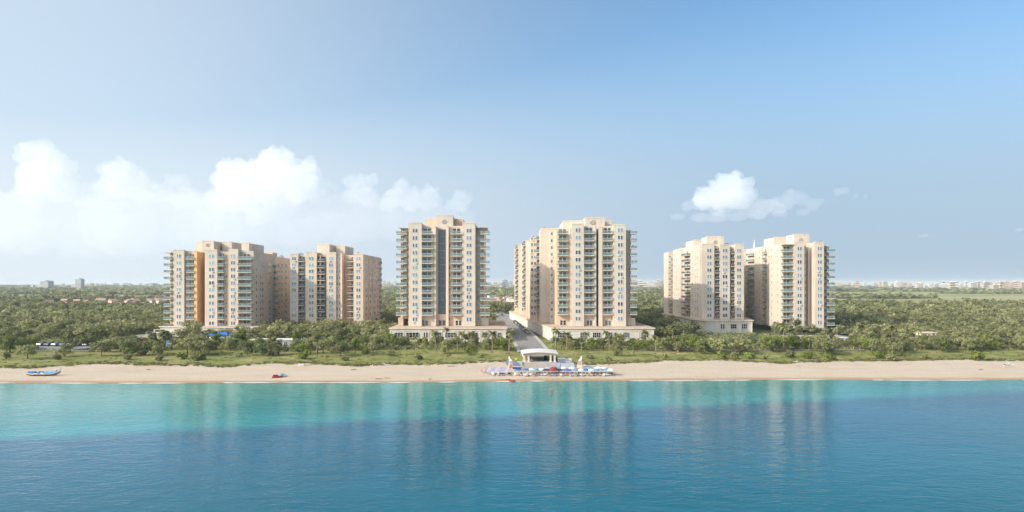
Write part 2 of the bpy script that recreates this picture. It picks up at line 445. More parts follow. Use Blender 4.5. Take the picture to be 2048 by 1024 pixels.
# country to the horizon: dark wood floor, fields, bare strips by place
def ground_material():
    m, nt, out = nodes_of('country_ground')
    p = N(nt, 'ShaderNodeBsdfPrincipled', Roughness=0.95); p.inputs['Specular IOR Level'].default_value = 0.1
    geo = N(nt, 'ShaderNodeNewGeometry'); sep = N(nt, 'ShaderNodeSeparateXYZ'); nt.links.new(geo.outputs['Position'], sep.inputs[0])
    mp = N(nt, 'ShaderNodeMapping'); mp.inputs['Scale'].default_value = (0.6, 1.0, 1); nt.links.new(geo.outputs['Position'], mp.inputs[0])
    n1 = N(nt, 'ShaderNodeTexNoise', Scale=0.006, Detail=9.0, Roughness=0.65); nt.links.new(mp.outputs[0], n1.inputs['Vector'])
    n2 = N(nt, 'ShaderNodeTexNoise', Scale=0.06, Detail=6.0, Roughness=0.7); nt.links.new(geo.outputs['Position'], n2.inputs['Vector'])
    wood = ramp(nt, [(0.3, (0.055, 0.070, 0.034)), (0.7, (0.125, 0.14, 0.068))]); nt.links.new(n2.outputs['Fac'], wood.inputs[0])
    field = ramp(nt, [(0.3, (0.17, 0.20, 0.085)), (0.48, (0.27, 0.275, 0.125)), (0.62, (0.40, 0.35, 0.19))]); nt.links.new(n1.outputs['Fac'], field.inputs[0])
    bare = ramp(nt, [(0.35, (0.20, 0.19, 0.13)), (0.65, (0.36, 0.30, 0.24))]); nt.links.new(n2.outputs['Fac'], bare.inputs[0])

    def rng(src, a, b, soft):
        lo = N(nt, 'ShaderNodeMapRange'); lo.inputs['From Min'].default_value = a - soft; lo.inputs['From Max'].default_value = a + soft
        hi = N(nt, 'ShaderNodeMapRange'); hi.inputs['From Min'].default_value = b - soft; hi.inputs['From Max'].default_value = b + soft
        hi.inputs['To Min'].default_value = 1; hi.inputs['To Max'].default_value = 0
        nt.links.new(src, lo.inputs['Value']); nt.links.new(src, hi.inputs['Value'])
        mu = N(nt, 'ShaderNodeMath', operation='MULTIPLY'); nt.links.new(lo.outputs[0], mu.inputs[0]); nt.links.new(hi.outputs[0], mu.inputs[1])
        return mu.outputs[0]
    # wobbling distance
    wy = N(nt, 'ShaderNodeMath', operation='MULTIPLY_ADD'); wy.inputs[1].default_value = 420; nt.links.new(n1.outputs['Fac'], wy.inputs[0])
    off = N(nt, 'ShaderNodeMath', operation='ADD'); off.inputs[1].default_value = -210; nt.links.new(sep.outputs['Y'], off.inputs[0]); nt.links.new(off.outputs[0], wy.inputs[2])

    def both(a, b):
        mu = N(nt, 'ShaderNodeMath', operation='MULTIPLY'); nt.links.new(a, mu.inputs[0]); nt.links.new(b, mu.inputs[1]); return mu.outputs[0]
    col = wood.outputs[0]
    for mask, layer in ((both(rng(wy.outputs[0], 780, 2150, 60), rng(sep.outputs['X'], 330, 9000, 60)), field),
                        (both(rng(wy.outputs[0], 1130, 1560, 25), rng(sep.outputs['X'], -4000, -480, 60)), bare),
                        (both(rng(sep.outputs['Y'], 800, 905, 10), rng(sep.outputs['X'], -560, -330, 20)), bare),
                        (both(rng(sep.outputs['Y'], 700, 1150, 20), rng(sep.outputs['X'], -70, 40, 8)), bare),
                        (both(rng(wy.outputs[0], 2500, 2900, 60), rng(sep.outputs['X'], -1500, -800, 60)), bare),
                        (both(rng(wy.outputs[0], 3800, 9000, 200), rng(sep.outputs['X'], 1500, 9000, 200)), bare)):
        mx = N(nt, 'ShaderNodeMix', data_type='RGBA'); nt.links.new(mask, mx.inputs[0]); nt.links.new(col, mx.inputs[6]); nt.links.new(layer.outputs[0], mx.inputs[7])
        col = mx.outputs[2]
    nt.links.new(col, p.inputs['Base Color']); nt.links.new(p.outputs[0], out.inputs[0])
    return m


gx = sorted(set([-12000, -8000, -5000, -3000, -2000, -1300, -900, -600, -400] + [-260 + i * 10 for i in range(53)] + [400, 600, 900, 1300, 2000, 3000, 5000, 8000, 12000]))
gy = [266, 270, 280, 290, 300, 310, 320, 330, 345, 360, 380, 400, 450, 520, 700, 1000, 1500, 2500, 4000, 7000, 12000]
setting('ground', grid_mesh('ground', gx, gy, lambda x, y: gz(x, y) - (0.06 if y < 310 else 0), ground_material()))


def water_material():
    m, nt, out = nodes_of('sea_water')
    p = N(nt, 'ShaderNodeBsdfPrincipled', Roughness=0.06); p.inputs['IOR'].default_value = 1.26; p.inputs['Specular IOR Level'].default_value = 0.27
    geo = N(nt, 'ShaderNodeNewGeometry'); sep = N(nt, 'ShaderNodeSeparateXYZ'); nt.links.new(geo.outputs['Position'], sep.inputs[0])
    # depth coordinate: metres shoreward of the drop-off line
    nz = N(nt, 'ShaderNodeTexNoise', Scale=0.05, Detail=7.0, Roughness=0.68); nt.links.new(geo.outputs['Position'], nz.inputs['Vector'])
    sx = N(nt, 'ShaderNodeMath', operation='MULTIPLY_ADD'); sx.inputs[1].default_value = -0.26; nt.links.new(sep.outputs['X'], sx.inputs[0]); nt.links.new(sep.outputs['Y'], sx.inputs[2])
    wn = N(nt, 'ShaderNodeMath', operation='MULTIPLY_ADD'); wn.inputs[1].default_value = 12.0; nt.links.new(nz.outputs['Fac'], wn.inputs[0]); nt.links.new(sx.outputs[0], wn.inputs[2])
    st = N(nt, 'ShaderNodeMapRange'); st.inputs['From Min'].default_value = 60; st.inputs['From Max'].default_value = 220; nt.links.new(wn.outputs[0], st.inputs['Value'])
    # 156 is the edge: position (156-60)/160
    e = (156 - 60) / 160
    r = ramp(nt, [(0.0, DEEP1), (e - 0.10, DEEP2), (e - 0.022, DEEP2), (e + 0.028, SHAL1), (e + 0.16, SHAL2), (0.95, SHAL3)])
    nt.links.new(st.outputs[0], r.inputs[0])
    n3 = N(nt, 'ShaderNodeTexNoise', Scale=0.02, Detail=4.0); nt.links.new(geo.outputs['Position'], n3.inputs['Vector'])
    hs = N(nt, 'ShaderNodeHueSaturation'); mr = N(nt, 'ShaderNodeMapRange'); mr.inputs['From Min'].default_value = 0.3; mr.inputs['From Max'].default_value = 0.7; mr.inputs['To Min'].default_value = 0.85; mr.inputs['To Max'].default_value = 1.15
    nt.links.new(n3.outputs['Fac'], mr.inputs[0]); nt.links.new(mr.outputs[0], hs.inputs['Value']); nt.links.new(r.outputs[0], hs.inputs['Color'])
    nt.links.new(hs.outputs[0], p.inputs['Base Color'])
    # ripples: two scales, crests roughly along the shore
    mp = N(nt, 'ShaderNodeMapping'); mp.inputs['Scale'].default_value = (0.55, 1.0, 1.0); mp.inputs['Rotation'].default_value = (0, 0, rad(12)); nt.links.new(geo.outputs['Position'], mp.inputs[0])
    w1 = N(nt, 'ShaderNodeTexNoise', Scale=0.32, Detail=4.0, Roughness=0.55, Distortion=0.4); w2 = N(nt, 'ShaderNodeTexNoise', Scale=1.3, Detail=3.0)
    nt.links.new(mp.outputs[0], w1.inputs['Vector']); nt.links.new(mp.outputs[0], w2.inputs['Vector'])
    b1 = N(nt, 'ShaderNodeBump', Strength=WAVE[0], Distance=1.0); b2 = N(nt, 'ShaderNodeBump', Strength=WAVE[1], Distance=0.35)
    nt.links.new(w1.outputs['Fac'], b1.inputs['Height']); nt.links.new(w2.outputs['Fac'], b2.inputs['Height']); nt.links.new(b1.outputs[0], b2.inputs['Normal'])
    nt.links.new(b2.outputs[0], p.inputs['Normal'])
    nt.links.new(p.outputs[0], out.inputs[0])
    return m


DEEP1, DEEP2 = (0.000, 0.112, 0.140), (0.000, 0.098, 0.170)
SHAL1, SHAL2, SHAL3 = (0.006, 0.225, 0.25), (0.008, 0.215, 0.215), (0.07, 0.27, 0.23)
WAVE = (0.135, 0.15)
setting('water', MB_plane := grid_mesh('water', [-12000, -600, -260, 0, 260, 600, 12000], [-3000, 0, 100, 150, 190, 204, 214, 230], lambda x, y: 0.0, water_material()))

# foam line where the sea meets the sand
fm = MB()
FOAM = principled('foam', (0.78, 0.77, 0.74), 0.9, 0.1, 1.5)
x = -230.0
while x < 230:
    ln = R.uniform(3, 16)
    if R.random() < 0.72:
        n = 8
        for k in range(n):
            xa, xb = x + ln * k / n, x + ln * (k + 1) / n
            wa, wb = [0.60 * math.sin(math.pi * q) + 0.05 for q in (k / n, (k + 1) / n)]
            ya, yb = waterline(xa) - 0.1, waterline(xb) - 0.1
            fm.face([(xa, ya - wa, 0.02), (xb, yb - wb, 0.02), (xb, yb + wb * .5, 0.035 + .03 * wb), (xa, ya + wa * .5, 0.035 + .03 * wa)], FOAM)
    x += ln * R.uniform(0.8, 1.2)
setting('sea_foam', fm, 'stuff')

# haze: one closed box of even pale air round camera and country, below the clouds
def haze_box():
    m, nt, out = nodes_of('haze')
    pv = N(nt, 'ShaderNodeVolumePrincipled'); pv.inputs['Color'].default_value = (0.86, 0.94, 1.0, 1); pv.inputs['Density'].default_value = HAZE_D; pv.inputs['Anisotropy'].default_value = 0.0
    nt.links.new(pv.outputs[0], out.inputs['Volume'])
    o = setting('haze', MB().box(-12600, 12600, -3200, 12500, -42, 62, m), 'stuff')
    return o


HAZE_D = 0.85e-4
haze_box()
# ------------------------------------------------------------------ buildings
_win = {}


def window_meshes(wd, ht, n, glass):
    """frame with n lights (facing -Y, set on the wall) and its panes"""
    key = (round(wd, 2), round(ht, 2), n, glass.name)
    if key in _win: return _win[key]
    fr, pn = MB(), MB()
    t = 0.11
    hw, hh = wd / 2, ht / 2
    fr.box(-hw, hw, -0.12, 0.0, -hh - 0.10, -hh + t * .6, FRAME)            # sill
    fr.box(-hw, hw, -0.08, 0.0, hh - t, hh, FRAME)
    step = wd / n
    mull = 0.30 if n == 2 and wd > 1.5 else 0.10
    edges = []
    for i in range(n):
        a = -hw + i * step + (t if i == 0 else mull / 2); b = -hw + (i + 1) * step - (t if i == n - 1 else mull / 2)
        edges.append((a, b))
    xs_ = [-hw] + [c for e in edges for c in e] + [hw]
    for a, b in zip(xs_[0::2], xs_[1::2]): fr.box(a, b, -0.08, 0.0, -hh + t * .6, hh - t, FRAME)
    for a, b in edges:
        pn.box(a, b, -0.03, 0.0, -hh + t * .6, hh - t, glass)
        if ht > 1.9: fr.box(a, b, -0.06, -0.03, -0.03, 0.03, FRAME)
    _win[key] = (fr.mesh('window'), pn.mesh('pane'))
    return _win[key]


_bal = {}


def balcony_meshes(w, dep, sides, RAILG=RAILG):
    """slab w x dep reaching from y=0 to y=-dep, with glass railing on the given sides"""
    key = (round(w, 2), round(dep, 2), sides, RAILG.name)
    if key in _bal: return _bal[key]
    sl_, rl = MB(), MB()
    hw = w / 2
    sl_.box(-hw, hw, -dep, -0.002, -0.26, 0, STUCCO_L)
    h = 1.05
    if 'f' in sides:
        rl.box(-hw + .06, hw - .06, -dep + .05, -dep + .09, 0.06, h, RAILG); rl.box(-hw + .02, hw - .02, -dep + .03, -dep + .11, h, h + .07, FRAME)
        n = max(2, int(w / 1.5))
        for i in range(n + 1):
            xx = -hw + .05 + (w - .1) * i / n
            rl.box(xx - .03, xx + .03, -dep + .092, -dep + .14, 0, h - .002, FRAME)
    for s, c in ((-1, 'l'), (1, 'r')):
        if c in sides:
            a = s * (hw - .07)
            rl.box(a - .02, a + .02, -dep + .15, -.05, 0.06, h, RAILG); rl.box(a - .04, a + .04, -dep + .112, -.03, h, h + .07, FRAME)
    _bal[key] = (sl_.mesh('balcony'), rl.mesh('railing'))
    return _bal[key]


RF = random.Random(77)
_ac = []


def ac_mesh():
    if not _ac:
        m = MB(); m.box(-.40, .40, -.38, -.003, -.26, .26, WHITE); m.tube([(0, -.40, 0), (0, -.384, 0)], [.20, .20], METAL, 10); m.box(-.34, .34, -.30, -.004, -.33, -.262, METAL); _ac.append(m.mesh('air_conditioner'))
    return _ac[0]


_ch = {}


def chair_mesh(k):
    if k in _ch: return _ch[k]
    mt = (WHITE, WOOD, BLACKF, TANF, TEAL)[k]; m = MB()
    m.box(-.32, .32, -.32, .30, .36, .44, mt); m.box(-.32, .32, .301, .37, .36, 1.05, mt)
    for a in (-.28, .28):
        for c in (-.28, .26): m.box(a - .03, a + .03, c - .03, c + .03, 0, .359, mt)
    if k == 4: m = MB().tube([(0, 0, 0), (0, 0, .45)], [.16, .22], TANF, 8); m.tube([(0, 0, .45), (.1, 0, 1.0), (0, .1, 1.5)], [.25, .42, .08], LEAF['dark'], 7)
    _ch[k] = m.mesh('balcony_chair' if k < 4 else 'balcony_plant'); return _ch[k]


class Bld:
    def __init__(s, name, label, d0, z_top_row, rows, z0, yback, cat='apartment tower', step=3.11):
        s.d0 = d0; s.zr = [z_top_row - step * i for i in range(rows)]; s.z0 = z0; s.yb = yback; s.step = step
        s.wall = {}; s.trim = MB(); s.nw = s.nb = s.nd = 0
        s.root = thing(name, label, cat, (0, 0, 0), group=None); s.rail = RAILG
        s.cx = None; s.stuffw = MB(); s.xs = []

    def W(s, mat): return s.wall.setdefault((mat.name, 0 if mat is STUCCO else len(s.wall)), MB())

    def box(s, x0, x1, y0, y1, z0, z1, mat=None, cap=True):
        mat = mat or STUCCO
        s.W(mat).box(x0, x1, y0, y1, z0, z1, mat); s.xs += [x0, x1]
        if cap: s.put('parapet', MB().box(x0, x1, y0 - .10, y0 + .5, z1 + .002, z1 + .42, STUCCO_L), (0, 0, 0), 0)

    def put(s, name, me, loc, rz, parent=None):
        return obj(name, me, parent or s.root, loc, rz)

    def window(s, x, y, z, rz=0, wd=2.1, ht=1.7, n=2, glass=None):
        fr, pn = window_meshes(wd, ht, n, glass or PANE)
        if s.nw >= 98:
            for me in (fr, pn):
                M = Matrix.Translation((x, y, z)) @ Matrix.Rotation(rz, 4, 'Z')
                for p in me.polygons: s.stuffw.face([M @ me.vertices[i].co for i in p.vertices], me.materials[p.material_index])
            return
        s.nw += 1
        if RF.random() < .22 and wd > 1.0: s.put('air_conditioner', ac_mesh(), (x + (RF.choice((-.55, .55)) if rz == 0 else 0), y, z - ht / 2 - .42), rz)
        f = s.put('window', fr, (x, y, z), rz)
        obj('pane', pn, f)

    def balcony(s, x, y, z, w, dep, rz=0, sides='f', door=True, dw=None, dz=0):
        sl_, rl = balcony_meshes(w, dep, sides, s.rail)
        if s.nb < 99:
            s.nb += 1
            b = s.put('balcony', sl_, (x, y, z), rz)
            obj('railing', rl, b)
            if RF.random() < .5: obj('balcony_chair', chair_mesh(RF.randrange(5)), b, (RF.uniform(-.36, .36) * w, -dep * RF.uniform(.3, .6), 0), RF.uniform(0, 6.28))
        if door and s.nd < 99:
            s.nd += 1
            fr, pn = window_meshes(dw or max(1.2, min(4.2, w * .72)), 2.35, 2, DOORGL)
            f = s.put('balcony_door', fr, (x + dz, y - .002, z + 1.29), rz); obj('pane', pn, f)

    def col(s, kind, u0, u1, off, z1, z0=None, mat=None, wu=None, wd=2.1, ht=1.7, n=2, bu=None, dep=None, sides='f', skip=0, last=0, cap=True, yb=None, dw=None, dz=0):
        """one vertical bay of the front: wall box, and a window or balcony at every storey"""
        y = s.d0 + off; x0, x1 = X(u0, y), X(u1, y); zz0 = s.z0 if z0 is None else z0
        s.box(x0, x1, y, yb or s.yb, zz0, z1, mat, cap)
        rows = s.zr[skip:len(s.zr) - last]
        if kind == 'P':
            for u in (wu or [(u0 + u1) / 2]):
                for z in rows: s.window(X(u, y), y, z, 0, wd, ht, n)
        if kind == 'B':
            b0, b1 = bu or (u0, u1); yf = y - (dep or 2.2) / 2
            xa, xb = X(b0, yf), X(b1, yf)
            if bu is None: xa, xb = x0 + .003, x1 - .003
            for z in rows: s.balcony((xa + xb) / 2, y, z - 1.33, xb - xa, dep or 2.2, 0, sides, True, dw, dz)

    def side(s, x, ys, rz, rows=None, **kw):
        for y in ys:
            for z in (rows or s.zr): s.window(x, y, z, rz, **kw)

    def crown(s, u0, u1, y0, y1, vtop, zb, mat=None):
        s.box(X(u0, y0), X(u1, y0), y0, y1, zb, Z(vtop, y0), mat)

    def emblem(s, u, y, z, w=2.6):
        w *= .85
        m = MB(); x = X(u, y)
        for i in range(7):
            a0, a1 = math.pi * i / 7, math.pi * (i + 1) / 7
            q = [(x + math.cos(a) * r * w / 2, y - .12, z + math.sin(a) * r * w / 2) for a, r in ((a0, 1), (a1, 1), (a1, .74), (a0, .74))]
            m.face(q, EMBLEM); m.face([(a, b + .11, c) for a, b, c in reversed(q)], EMBLEM)
            for k in range(4):
                k2 = (k + 1) % 4; m.face([q[k2], q[k], (q[k][0], q[k][1] + .11, q[k][2]), (q[k2][0], q[k2][1] + .11, q[k2][2])], EMBLEM)
        for a in (-.30, 0, .30): m.box(x + a * w - .12, x + a * w + .12, y - .10, y - .01, z - .05, z + w * .30, EMBLEM)
        m.box(x - w * .46, x + w * .46, y - .12, y - .01, z - .35, z - .08, EMBLEM)
        m.box(x - w * .30, x + w * .30, y - .12, y - .01, z - .62, z - .44, EMBLEM)
        s.put('emblem', m, (0, 0, 0), 0)

    def rooftop(s, x, y, z, kind=0):
        m = MB()
        if kind == 0:
            m.box(x - 1.2, x + 1.2, y - .9, y + .9, z, z + 1.3, METAL); m.tube([(x, y, z + 1.3), (x, y, z + 1.6)], [.55, .55], METAL, 10)
        else:
            m.tube([(x, y, z), (x, y, z + 1.5)], [.8, .8], CONCRETE, 12); m.tube([(x, y, z + 1.5), (x, y, z + 1.8)], [.8, .15], CONCRETE, 12)
        s.put('rooftop_unit' if kind == 0 else 'water_tank', m, (0, 0, 0), 0)

    def finish(s, wallname=None):
        names = {'cream_stucco': 'wall', 'warm_stucco': 'recess_wall', 'apricot_and_glow_stucco': 'side_wall', 'orange_glow_stucco': 'side_wall', 'pale_trim': 'wall_trim', 'podium_stucco': 'podium_wall'}
        for k, mb in s.wall.items(): s.put(names[k[0]], mb, (0, 0, 0), 0)
        if s.stuffw.f:
            o = s.put('window', s.stuffw, (0, 0, 0), 0); o['kind'] = 'stuff'
        # move the root to the building's base: shift children back
        cx = (min(s.xs) + max(s.xs)) / 2; base = Vector((cx, s.d0 + 8, s.z0))
        for c in [c for c in COL.objects if c.parent == s.root]: c.location = Vector(c.location) - base
        s.root.location = base


def podium(b, poly, zt, wins, yfront, zwin, side_win=()):
    """low wing round the tower's foot with a deck roof and coping"""
    m = MB(); m.prism(poly, 2.0, zt - .45, PODIUM); b.put('podium_wall', m, (0, 0, 0), 0)
    r = MB()
    cx = sum(p[0] for p in poly) / len(poly); cyy = sum(p[1] for p in poly) / len(poly)
    big = [(px + (.45 if px > cx else -.45), py + (.45 if py > cyy else -.45)) for px, py in poly]
    r.prism(big, zt - .45, zt - .02, STUCCO_L, ROOFTILE); b.put('podium_roof', r, (0, 0, 0), 0)
    c = MB()
    x0, x1 = poly[0][0], poly[1][0]
    c.box(x0 - .05, x1 + .05, yfront - .12, yfront - .003, zt - 1.35, zt - 1.05, STUCCO_L)
    npil = int((x1 - x0) / 5.2)
    for i in range(npil + 1):
        xx = x0 + .3 + (x1 - x0 - .6) * i / npil
        c.box(xx - .22, xx + .22, yfront - .16, yfront - .003, 2.2, zt - 1.352, STUCCO_L)
    b.put('cornice', c, (0, 0, 0), 0)
    for u0, u1, n in wins:
        xa, xb = X(u0, yfront), X(u1, yfront)
        fr, pn = window_meshes(xb - xa, 2.2, n, SHOPGL)
        f = b.put('podium_window', fr, ((xa + xb) / 2, yfront - .17, zwin), 0); obj('pane', pn, f)


# ---- left central tower
b = Bld('apartment_tower', 'cream tower with dark full-height glass strip, standing left of the road gap', 308, 49.5, 13, 9.22, 346)
b.col('N', 806, 817, 4, 50.6, 12.2, STUCCO_W)
b.col('P', 817, 843.5, 0, 52.6, wu=[830], wd=2.2)
b.col('B', 843.5, 869, 2.0, 51.2, bu=(844, 866), dep=2.6, mat=STUCCO, last=1, dz=-.2)
b.col('N', 869, 872, .7, 51.3)
b.col('N', 872, 876, 2.2, 51.0)
b.col('N', 876, 892, 3.4, 50.6)
b.col('N', 892, 897, .9, 51.2, mat=STUCCO_P)
b.col('B', 897, 924.5, 2.0, 51.2, bu=(902, 923.5), dep=2.6, mat=STUCCO_W, last=1)
b.col('P', 924.5, 950.5, 0, 52.6, wu=[938], wd=2.2)
b.col('N', 950.5, 963, 4, 50.8)
cw = MB(); y = 308 + 3.4; x0, x1 = X(876, y) + .1, X(892, y) - .1
for i in range(12):
    za = 14.2 + 36.0 * i / 12; zb = 14.2 + 36.0 * (i + 1) / 12
    for j in range(4):
        xa = x0 + (x1 - x0) * j / 4; xb = x0 + (x1 - x0) * (j + 1) / 4
        cw.box(xa + .03, xb - .03, y - .10, y - .002, za + .05, zb - .05, CURTAIN)
o = b.put('curtain_wall', cw, (0, 0, 0), 0)
gr = MB()
for i in range(13): gr.box(x0, x1, y - .15, y - .102, 14.2 + 36 * i / 12 - .05, 14.2 + 36 * i / 12 + .05, METAL)
for j in range(5): gr.box(x0 + (x1 - x0) * j / 4 - .03, x0 + (x1 - x0) * j / 4 + .03, y - .20, y - .152, 14.2, 50.2, METAL)
obj('mullion', gr, o)
for z in b.zr:                                                          # narrow windows beside the balconies and on the flanks
    b.window(X(899.5, 310), 310, z, 0, .7, 1.6, 1)
    b.window(X(957, 312), 312, z, 0, 1.3, 1.3, 1)
for z in b.zr[:-1]:
    b.balcony(X(803.5, 309), 312, z - 1.33, 4.4, 4.6, 0, 'flr', True, 1.6)
    b.balcony(X(970, 309), 312, z - 1.33, 4.0, 4.6, 0, 'flr', False)
b.box(X(796, 311), X(806, 311) - .01, 311.5, 326, 9.22, 12.2, STUCCO_W); b.box(X(963, 311) + .01, X(976.5, 311), 311.5, 326, 9.22, 12.2, STUCCO)
b.box(X(800, 312), X(806, 312) - .01, 313.5, 335, 12.21, 49.8, STUCCO_W); b.box(X(963, 312) + .01, X(968, 312), 313.5, 335, 12.21, 49.9, STUCCO_P)
b.put('roof_slab', MB().box(X(797.5, 309), X(817, 309) - .02, 308.6, 334, 50.62, 50.95, STUCCO_L), (0, 0, 0), 0); b.put('roof_slab', MB().box(X(950.5, 309) + .02, X(974, 309), 308.6, 334, 50.83, 51.15, STUCCO_L), (0, 0, 0), 0)
b.crown(850.7, 926.4, 318, 340, 439, 51.7, STUCCO_W); b.crown(872.5, 906, 312.5, 317.8, 431.5, 50.8)
b.emblem(889, 312.5, 53.4, 2.6); b.rooftop(X(833, 330), 330, 52.6); b.rooftop(X(940, 328), 328, 52.6, 1)
an = MB(); an.tube([(X(921, 322), 322, Z(439, 318)), (X(921, 322), 322, Z(424, 322))], [.12, .04], METAL, 6); an.box(X(921, 322) - .5, X(921, 322) + .5, 321.95, 322.05, Z(430, 322), Z(429.4, 322), METAL); b.put('antenna', an, (0, 0, 0), 0)
for u, wdt in ((850, 2.6), (917, 2.6), (884, 3.0)):
    yy = 310 if u != 884 else 311.4
    fr, pn = window_meshes(wdt, 2.2, 2, DOORGL); f = b.put('terrace_door', fr, (X(u, yy), yy - .003, 10.5), 0); obj('pane', pn, f)
podium(b, [(-49.6, 297), (-2.4, 297), (-4.4, 356), (-49.6, 356)], 9.2, [(790, 806, 3), (812, 838, 4), (847, 856, 2), (865, 883, 4), (890, 912, 4), (922, 929, 2), (936, 955, 4), (964, 976, 3), (995, 1002, 2)], 297, 6.3)
b.finish()

# ---- right central tower with long stepped rear wing
b = Bld('apartment_tower', 'long cream tower with stepped rear wing, standing right of the road gap', 308, 49.7, 13, 9.22, 345)
b.col('P', 1144, 1168, 0, 52.2, wu=[1156], wd=2.2)
b.col('B', 1168, 1189, 2.0, 51.0, bu=(1168.6, 1188.5), dep=2.4, last=1)
b.col('N', 1189, 1192.6, .4, 51.2)
b.col('N', 1192.6, 1197, 8, 49.5, mat=STUCCO)
b.col('N', 1197, 1205, .6, 51.0, mat=STUCCO)
b.col('B', 1205, 1226, 2.0, 51.2, bu=(1206, 1225), dep=2.4, mat=STUCCO_W, last=1)
b.col('P', 1226, 1252, 0, 51.8, wu=[1240.5], wd=2.2)
b.col('N', 1252, 1262, 4, 49.6)
b.col('B', 1112.5, 1140, 4, 50.3, bu=(1115, 1136), dep=3.4, sides='fl', mat=STUCCO_W, last=1)
b.col('N', 1140, 1144, 1.5, 50.8, mat=STUCCO)
for z in b.zr:
    b.window(X(1141.8, 309.5), 309.5, z, 0, .55, 1.4, 1)
for z in b.zr[:-1]: b.balcony(X(1266.5, 310), 313, z - 1.33, 2.9, 4.4, 0, 'flr', False)
b.box(X(1252, 311) + .01, X(1271, 311), 311.4, 330, 9.22, 12.1, STUCCO)
cw = MB(); cw.box(X(1193, 316) + .05, X(1196.6, 316) - .05, 315.9, 315.998, 14, 49, CURTAIN); b.put('curtain_wall', cw, (0, 0, 0), 0)
# rear wing, each step standing further out to the left
wing = [('P', 1100, 1113.5, 330, 51.2, [1103.5, 1109.5], STUCCO), ('N', 1081, 1101, 337, 52.4, None, STUCCO), ('B', 1074, 1082, 352, 50.2, None, STUCCO_W), ('P', 1060.6, 1075, 362, 49.8, [1064, 1070], STUCCO),
        ('N', 1052, 1061, 395, 50.4, None, STUCCO), ('B', 1048, 1053, 405, 49.2, None, STUCCO_W), ('P', 1042.5, 1048.5, 422, 49.6, [1045.5], STUCCO), ('N', 1037, 1043, 430, 50.2, None, STUCCO), ('B', 1033, 1037.5, 444, 48.8, None, STUCCO_W), ('P', 1029, 1033.5, 462, 49.3, [1031.2], STUCCO)]
for i, (k, u0, u1, y, zt, wu, mat) in enumerate(wing):
    x0 = X(u0, y); ye = wing[i + 1][3] if i + 1 < len(wing) else 478
    if i == 0: x0 = X(u0, y)
    b.box(x0, 40.0 - i * .9, y, ye - .003, 9.22, zt, mat)
    if k == 'P':
        for u in wu:
            for z in b.zr: b.window(X(u, y), y, z, 0, 1.1, 1.5, 1)
        for z in b.zr[::1]: b.window(x0, y + min(6, (ye - y) / 2), z, -math.pi / 2, 1.3, 1.5, 1)
    if k == 'B':
        xb = X(u1, y)
        for z in b.zr[:-1]: b.balcony((x0 + xb) / 2 - .6, y, z - 1.33, xb - x0 + .6, 2.6, 0, 'fl', True, 1.3)
b.crown(1126, 1226, 322, 344, 443, 50.5); b.crown(1170, 1209.6, 313, 321.8, 436, 50.0); b.box(X(1156, 330), X(1169, 330), 316, 321.8, 51.0, 54.2)
b.emblem(1186, 313, 53.0, 3.0); b.rooftop(X(1240, 325), 325, 51.8); b.rooftop(X(1065, 370), 372, 49.8, 1); b.rooftop(X(1088, 345), 345, 52.4); b.rooftop(X(1047, 425), 426, 49.6)
for u in (1179, 1216, 1126):
    yy = 310 if u != 1126 else 312
    fr, pn = window_meshes(2.6, 2.2, 2, DOORGL); f = b.put('terrace_door', fr, (X(u, yy), yy - .003, 10.5), 0); obj('pane', pn, f)
podium(b, [(16.25, 297), (57.7, 297), (57.7, 330), (44, 482), (-1.6, 482), (-1.4, 467), (13.4, 321)], 9.2, [(1115, 1133, 4), (1160, 1173, 3), (1185, 1201, 4), (1210, 1225, 4), (1228, 1234, 1), (1246, 1258, 3), (1282, 1297, 4)], 297, 6.3)
b.finish()

# ---- left pair, nearer one with the side balconies
zc = [39.9 - 3.1 * i for i in range(11)]
b = Bld('apartment_block', 'cream block with teal side balconies, leftmost of all the towers', 338, 39.9, 11, 7.4, 372, 'apartment block', 3.1)
b.col('N', 340, 346, 3.5, 41.3, mat=STUCCO_W, yb=366)
b.col('P', 346, 368.5, 0, 42.5, wu=[357.5], wd=2.1, yb=366)
b.col('B', 368.5, 388, 1.8, 41.6, bu=(374, 390), dep=2.2, mat=STUCCO, yb=366)
b.col('N', 388, 394, .2, 42.0, mat=STUCCO_O, yb=366)
b.col('N', 394.3, 409.4, 14, 41.5, mat=STUCCO_O, yb=366)
b.col('P', 409.6, 434.5, 0, 42.6, wu=[423], wd=2.4)
b.col('B', 434.5, 457, 2.4, 41.6, bu=(436, 449), dep=2.4, mat=STUCCO_W)
b.col('P', 457, 476.4, 0, 42.8, wu=[466], wd=2.0)
b.col('B', 476.4, 507, 3, 42.0, bu=(476.8, 505), dep=3.4, sides='fr', dw=3.2)
for z in b.zr:
    b.window(X(452.5, 340.4), 340.4, z, 0, 1.0, 1.5, 1)
    b.balcony(X(338, 339), 341.5, z - 1.33, 3.5, 4.2, 0, 'flr', False)
xr = X(507, 341); y1 = 358
b.box(xr - 12, xr - .003, 372.01, 400, 5, 40.9, STUCCO_P)
b.side(xr, [345, 350.5, 353.5], math.pi / 2, wd=1.5, ht=1.5, n=1)
for y in (364, 378, 383, 390): b.side(xr, [y], math.pi / 2, rows=b.zr[1:], wd=2.2, ht=1.5, n=1)
for z in b.zr[1:]: b.balcony(xr, 371, z - 1.33, 3.6, 1.4, math.pi / 2, 'flr', True, 1.8)
rs = MB(); rs.box(X(331, 339), X(346, 339) - .02, 337.4, 356, 41.32, 41.7, STUCCO_L); b.put('roof_slab', rs, (0, 0, 0), 0)
b.crown(403, 428, 345, 360, 482.3, 41.5); b.crown(392, 403, 349, 360, 485.5, 41.5); b.crown(444, 463.7, 352, 366, 484, 41.6); b.crown(483, 498, 349, 370, 486.5, 41.8)
